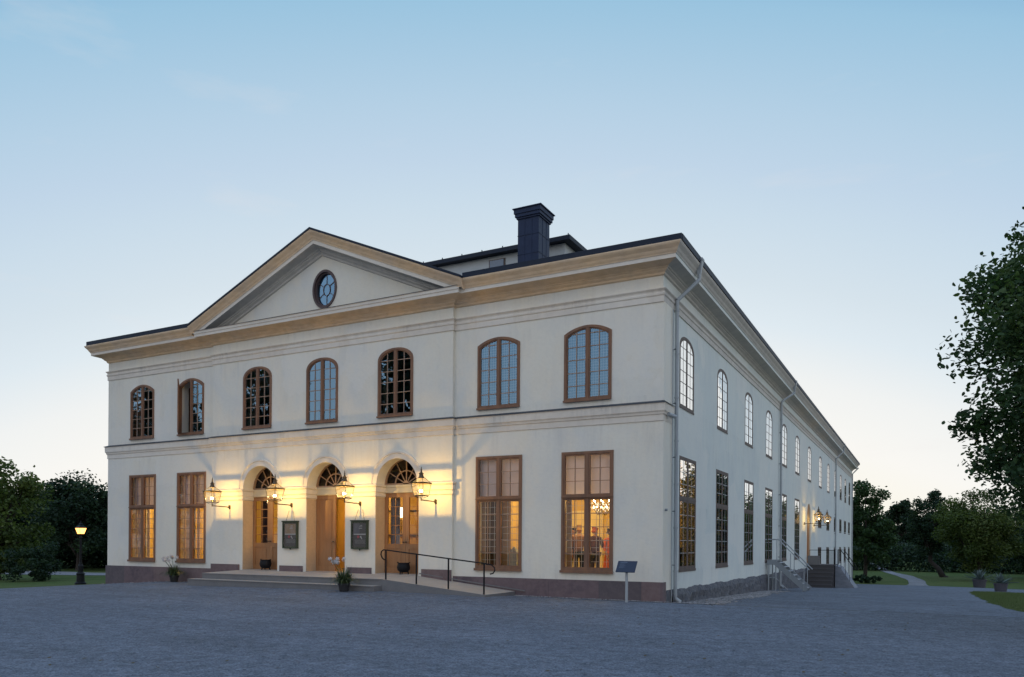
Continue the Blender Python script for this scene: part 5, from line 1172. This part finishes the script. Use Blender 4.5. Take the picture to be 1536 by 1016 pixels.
# right-hand side
gr='park trees beyond the lawn on the right'
tree(TL(0.7,74),12.0,2.5,'tall dark tree standing at the far end of the building',51,trunk=.9,nleaf=18000,lsize=.17,nclump=48,mats=LM,group=gr,shape='dome')
tree(TL(12.2,84),10.9,4.3,'large round-crowned tree with a dark stout trunk on the lawn',52,trunk=1.3,nleaf=26000,lsize=.16,nclump=70,mats=LMw,group=gr,tr=.42)
tree(TL(8.9,96),11.6,2.6,'tree with a leaning trunk beside the garden path',53,trunk=2.2,nleaf=12000,lsize=.17,nclump=52,mats=LMb,group=gr,lean=(-1.7,0),shape='round',tr=.35)
tree(TL(19.5,98),8.6,5.2,'broad dark tree at the right edge behind the round one',54,trunk=1.8,nleaf=11000,lsize=.2,nclump=44,mats=LMb,group=gr)
rr_=[(2.5,150,13.5,3.4,'column'),(-6,140,10.5,5,'round'),(-1,160,12,5,'dome'),(6.5,165,8.6,4.2,'cone'),(11,150,9.6,4.6,'round'),(16,145,9.6,5,'dome'),(24,140,12,6,'round'),(33,130,11.5,6.5,'dome'),(42,128,13,7,'round'),(-12,150,11.5,6,'round'),(8,185,12.5,4,'dome'),(29,110,9.5,5,'round')]
lb2=['tall narrow tree above the garden path','low round tree behind the end of the building','domed tree left of the narrow one','thin pointed tree in the gap where the sky glows','round tree in the far row behind the leaning trunk','dark domed tree behind the round-crowned one','far round tree at the right','far domed tree at the right edge','outermost far tree on the right','far tree hidden mostly by the building','tallest far tree with an open top','dark round tree low at the right edge']
for i,(x,y,h,w,s) in enumerate(rr_): tree(TL(x,y),h,w,lb2[i],70+i,trunk=.8,nleaf=8000,lsize=.34,nclump=38,mats=LMb,group=gr,shape=s,branches=i<6)
tree(TL(23,97),17.5,5.6,'very tall tree mostly hidden behind the near lime tree',95,trunk=2,nleaf=14000,lsize=.26,nclump=56,mats=LMb,group=gr,shape='dome')
tree(TL(32,84),15.5,5.6,'tall tree outside the right edge, mirrored in the side panes',96,trunk=2,nleaf=12000,lsize=.26,nclump=50,mats=LMb,group=gr,shape='dome')
tree(TL(1.3,66),.9,1.7,'low clipped dark shrub at the lawn edge by the building end',90,kind='shrub',trunk=.02,nleaf=7000,lsize=.10,nclump=46,mats=LMb,cat='shrub',branches=False)
# foreground lime tree reaching in from the right
tree((10.1,-3.0,0),9.3,2.95,'large leafy lime tree reaching in from the right edge, close by',101,kind='lime_tree',trunk=2.0,nleaf=120000,lsize=.060,nclump=250,mats=LM,shape='dome',six=True,tr=.2)
# trees on the far side of the forecourt, mirrored in the panes
gm='trees across the forecourt, mirrored in the windows'
for i,(x,y,h,w) in enumerate([(-44.5,-28,19,4.6),(-27.3,-27,19,4.0),(-58,-28,19,5.5),(-15,-50,13,5.0)]): tree(TL(x,y),h,w,['tall tree across the forecourt, second from the left','tall slender tree across the forecourt, third from the left','leftmost broad tree across the forecourt','rightmost low tree across the forecourt'][i],110+i,trunk=2,nleaf=11000,lsize=.3,nclump=46,mats=LMb,group=gm)
for i,(x,y,h,w) in enumerate([(27,30,10,5),(33,46,11,5.5),(40,62,12,6),(30,14,9,4.5)]): tree(TL(x,y),h,w,['tree on the side lawn facing the third window','tree on the side lawn between the others','farthest tree on the side lawn','nearest tree on the side lawn'][i],120+i,trunk=2,nleaf=6000,lsize=.28,nclump=34,mats=LMb,group='trees on the lawn facing the side wall')
# ------------------------------------------------------------------ agaves in pots at the path
def agave(loc,label,seed,s=1.0):
    random.seed(seed); A=empty('potted_agave',loc); tag(A,label,'plant',group='potted agaves on the right'); mb=MB()
    mb.lathe([(.36*s,0),(.43*s,.50*s),(.46*s,.50*s),(.46*s,.58*s),(.40*s,.58*s),(.38*s,.50*s),(.02,.50*s)],n=18); mb.build('tub',mat('clay_tub',(.075,.072,.085),.8),A)
    mb=MB()
    for i in range(34):
        a=i*2.4; el=random.uniform(.25,1.45); L=random.uniform(.75,1.0)*s; dx,dy=math.cos(a),math.sin(a); vs=[]
        for k in range(6):
            t=k/5; rr=L*t*math.cos(el)*(1+.15*t); z=.52*s+L*t*math.sin(el)-.08*t*t; w=.055*s*math.sin(PI*min(1,(t*.85+.15)))**.8
            vs+=[(dx*rr-dy*w,dy*rr+dx*w,z+.02),(dx*rr,dy*rr,z-.01),(dx*rr+dy*w,dy*rr-dx*w,z+.02)]
        mb.add(vs,[f_ for k in range(5) for f_ in ((3*k,3*k+1,3*k+4,3*k+3),(3*k+1,3*k+2,3*k+5,3*k+4))])
    mb.build('leaves',mat('agave_leaf',(.10,.14,.13),.6),A,fix=False)
agave((10.65,35.6,g(10.65,35.6)+.02),'larger potted agave at the edge of the gravel on the right',5,.88)
agave((10.75,58.0,g(10.75,58)+.02),'smaller, farther potted agave left of the other tub',6,1.25)
# short grass blades softening the near lawn edges
rng=np.random.default_rng(7); P=[]
while len(P)<26000:
    y=rng.uniform(2.2,33); xr=np.interp(y,[1.9,2.6,5,10,15,25,29,32.2],[30,9.3,8.75,8.45,8.42,8.6,8.75,9.1])+wob(y,.05); x=xr-.05+abs(rng.normal())*1.6
    P.append((x,y))
P=np.array(P); z=G(P[:,0],P[:,1]); n=len(P); h=rng.uniform(.03,.08,n); a=rng.uniform(0,2*PI,n); w=.006
V=np.stack([np.c_[P[:,0]-w*np.cos(a),P[:,1]-w*np.sin(a),z],np.c_[P[:,0]+w*np.cos(a),P[:,1]+w*np.sin(a),z],np.c_[P[:,0]+rng.normal(0,.02,n),P[:,1]+rng.normal(0,.02,n),z+h]],1).reshape(-1,3)
mb=MB(); me=bpy.data.meshes.new('grass'); me.from_pydata(V.tolist(),[],np.arange(3*n).reshape(-1,3).tolist()); me.materials.append(mat('grass_blade',(.09,.13,.035),.8)); o=bpy.data.objects.new('grass',me); COL.objects.link(o); tag(o,'short grass at the edge of the lawn island','grass',kind='stuff')
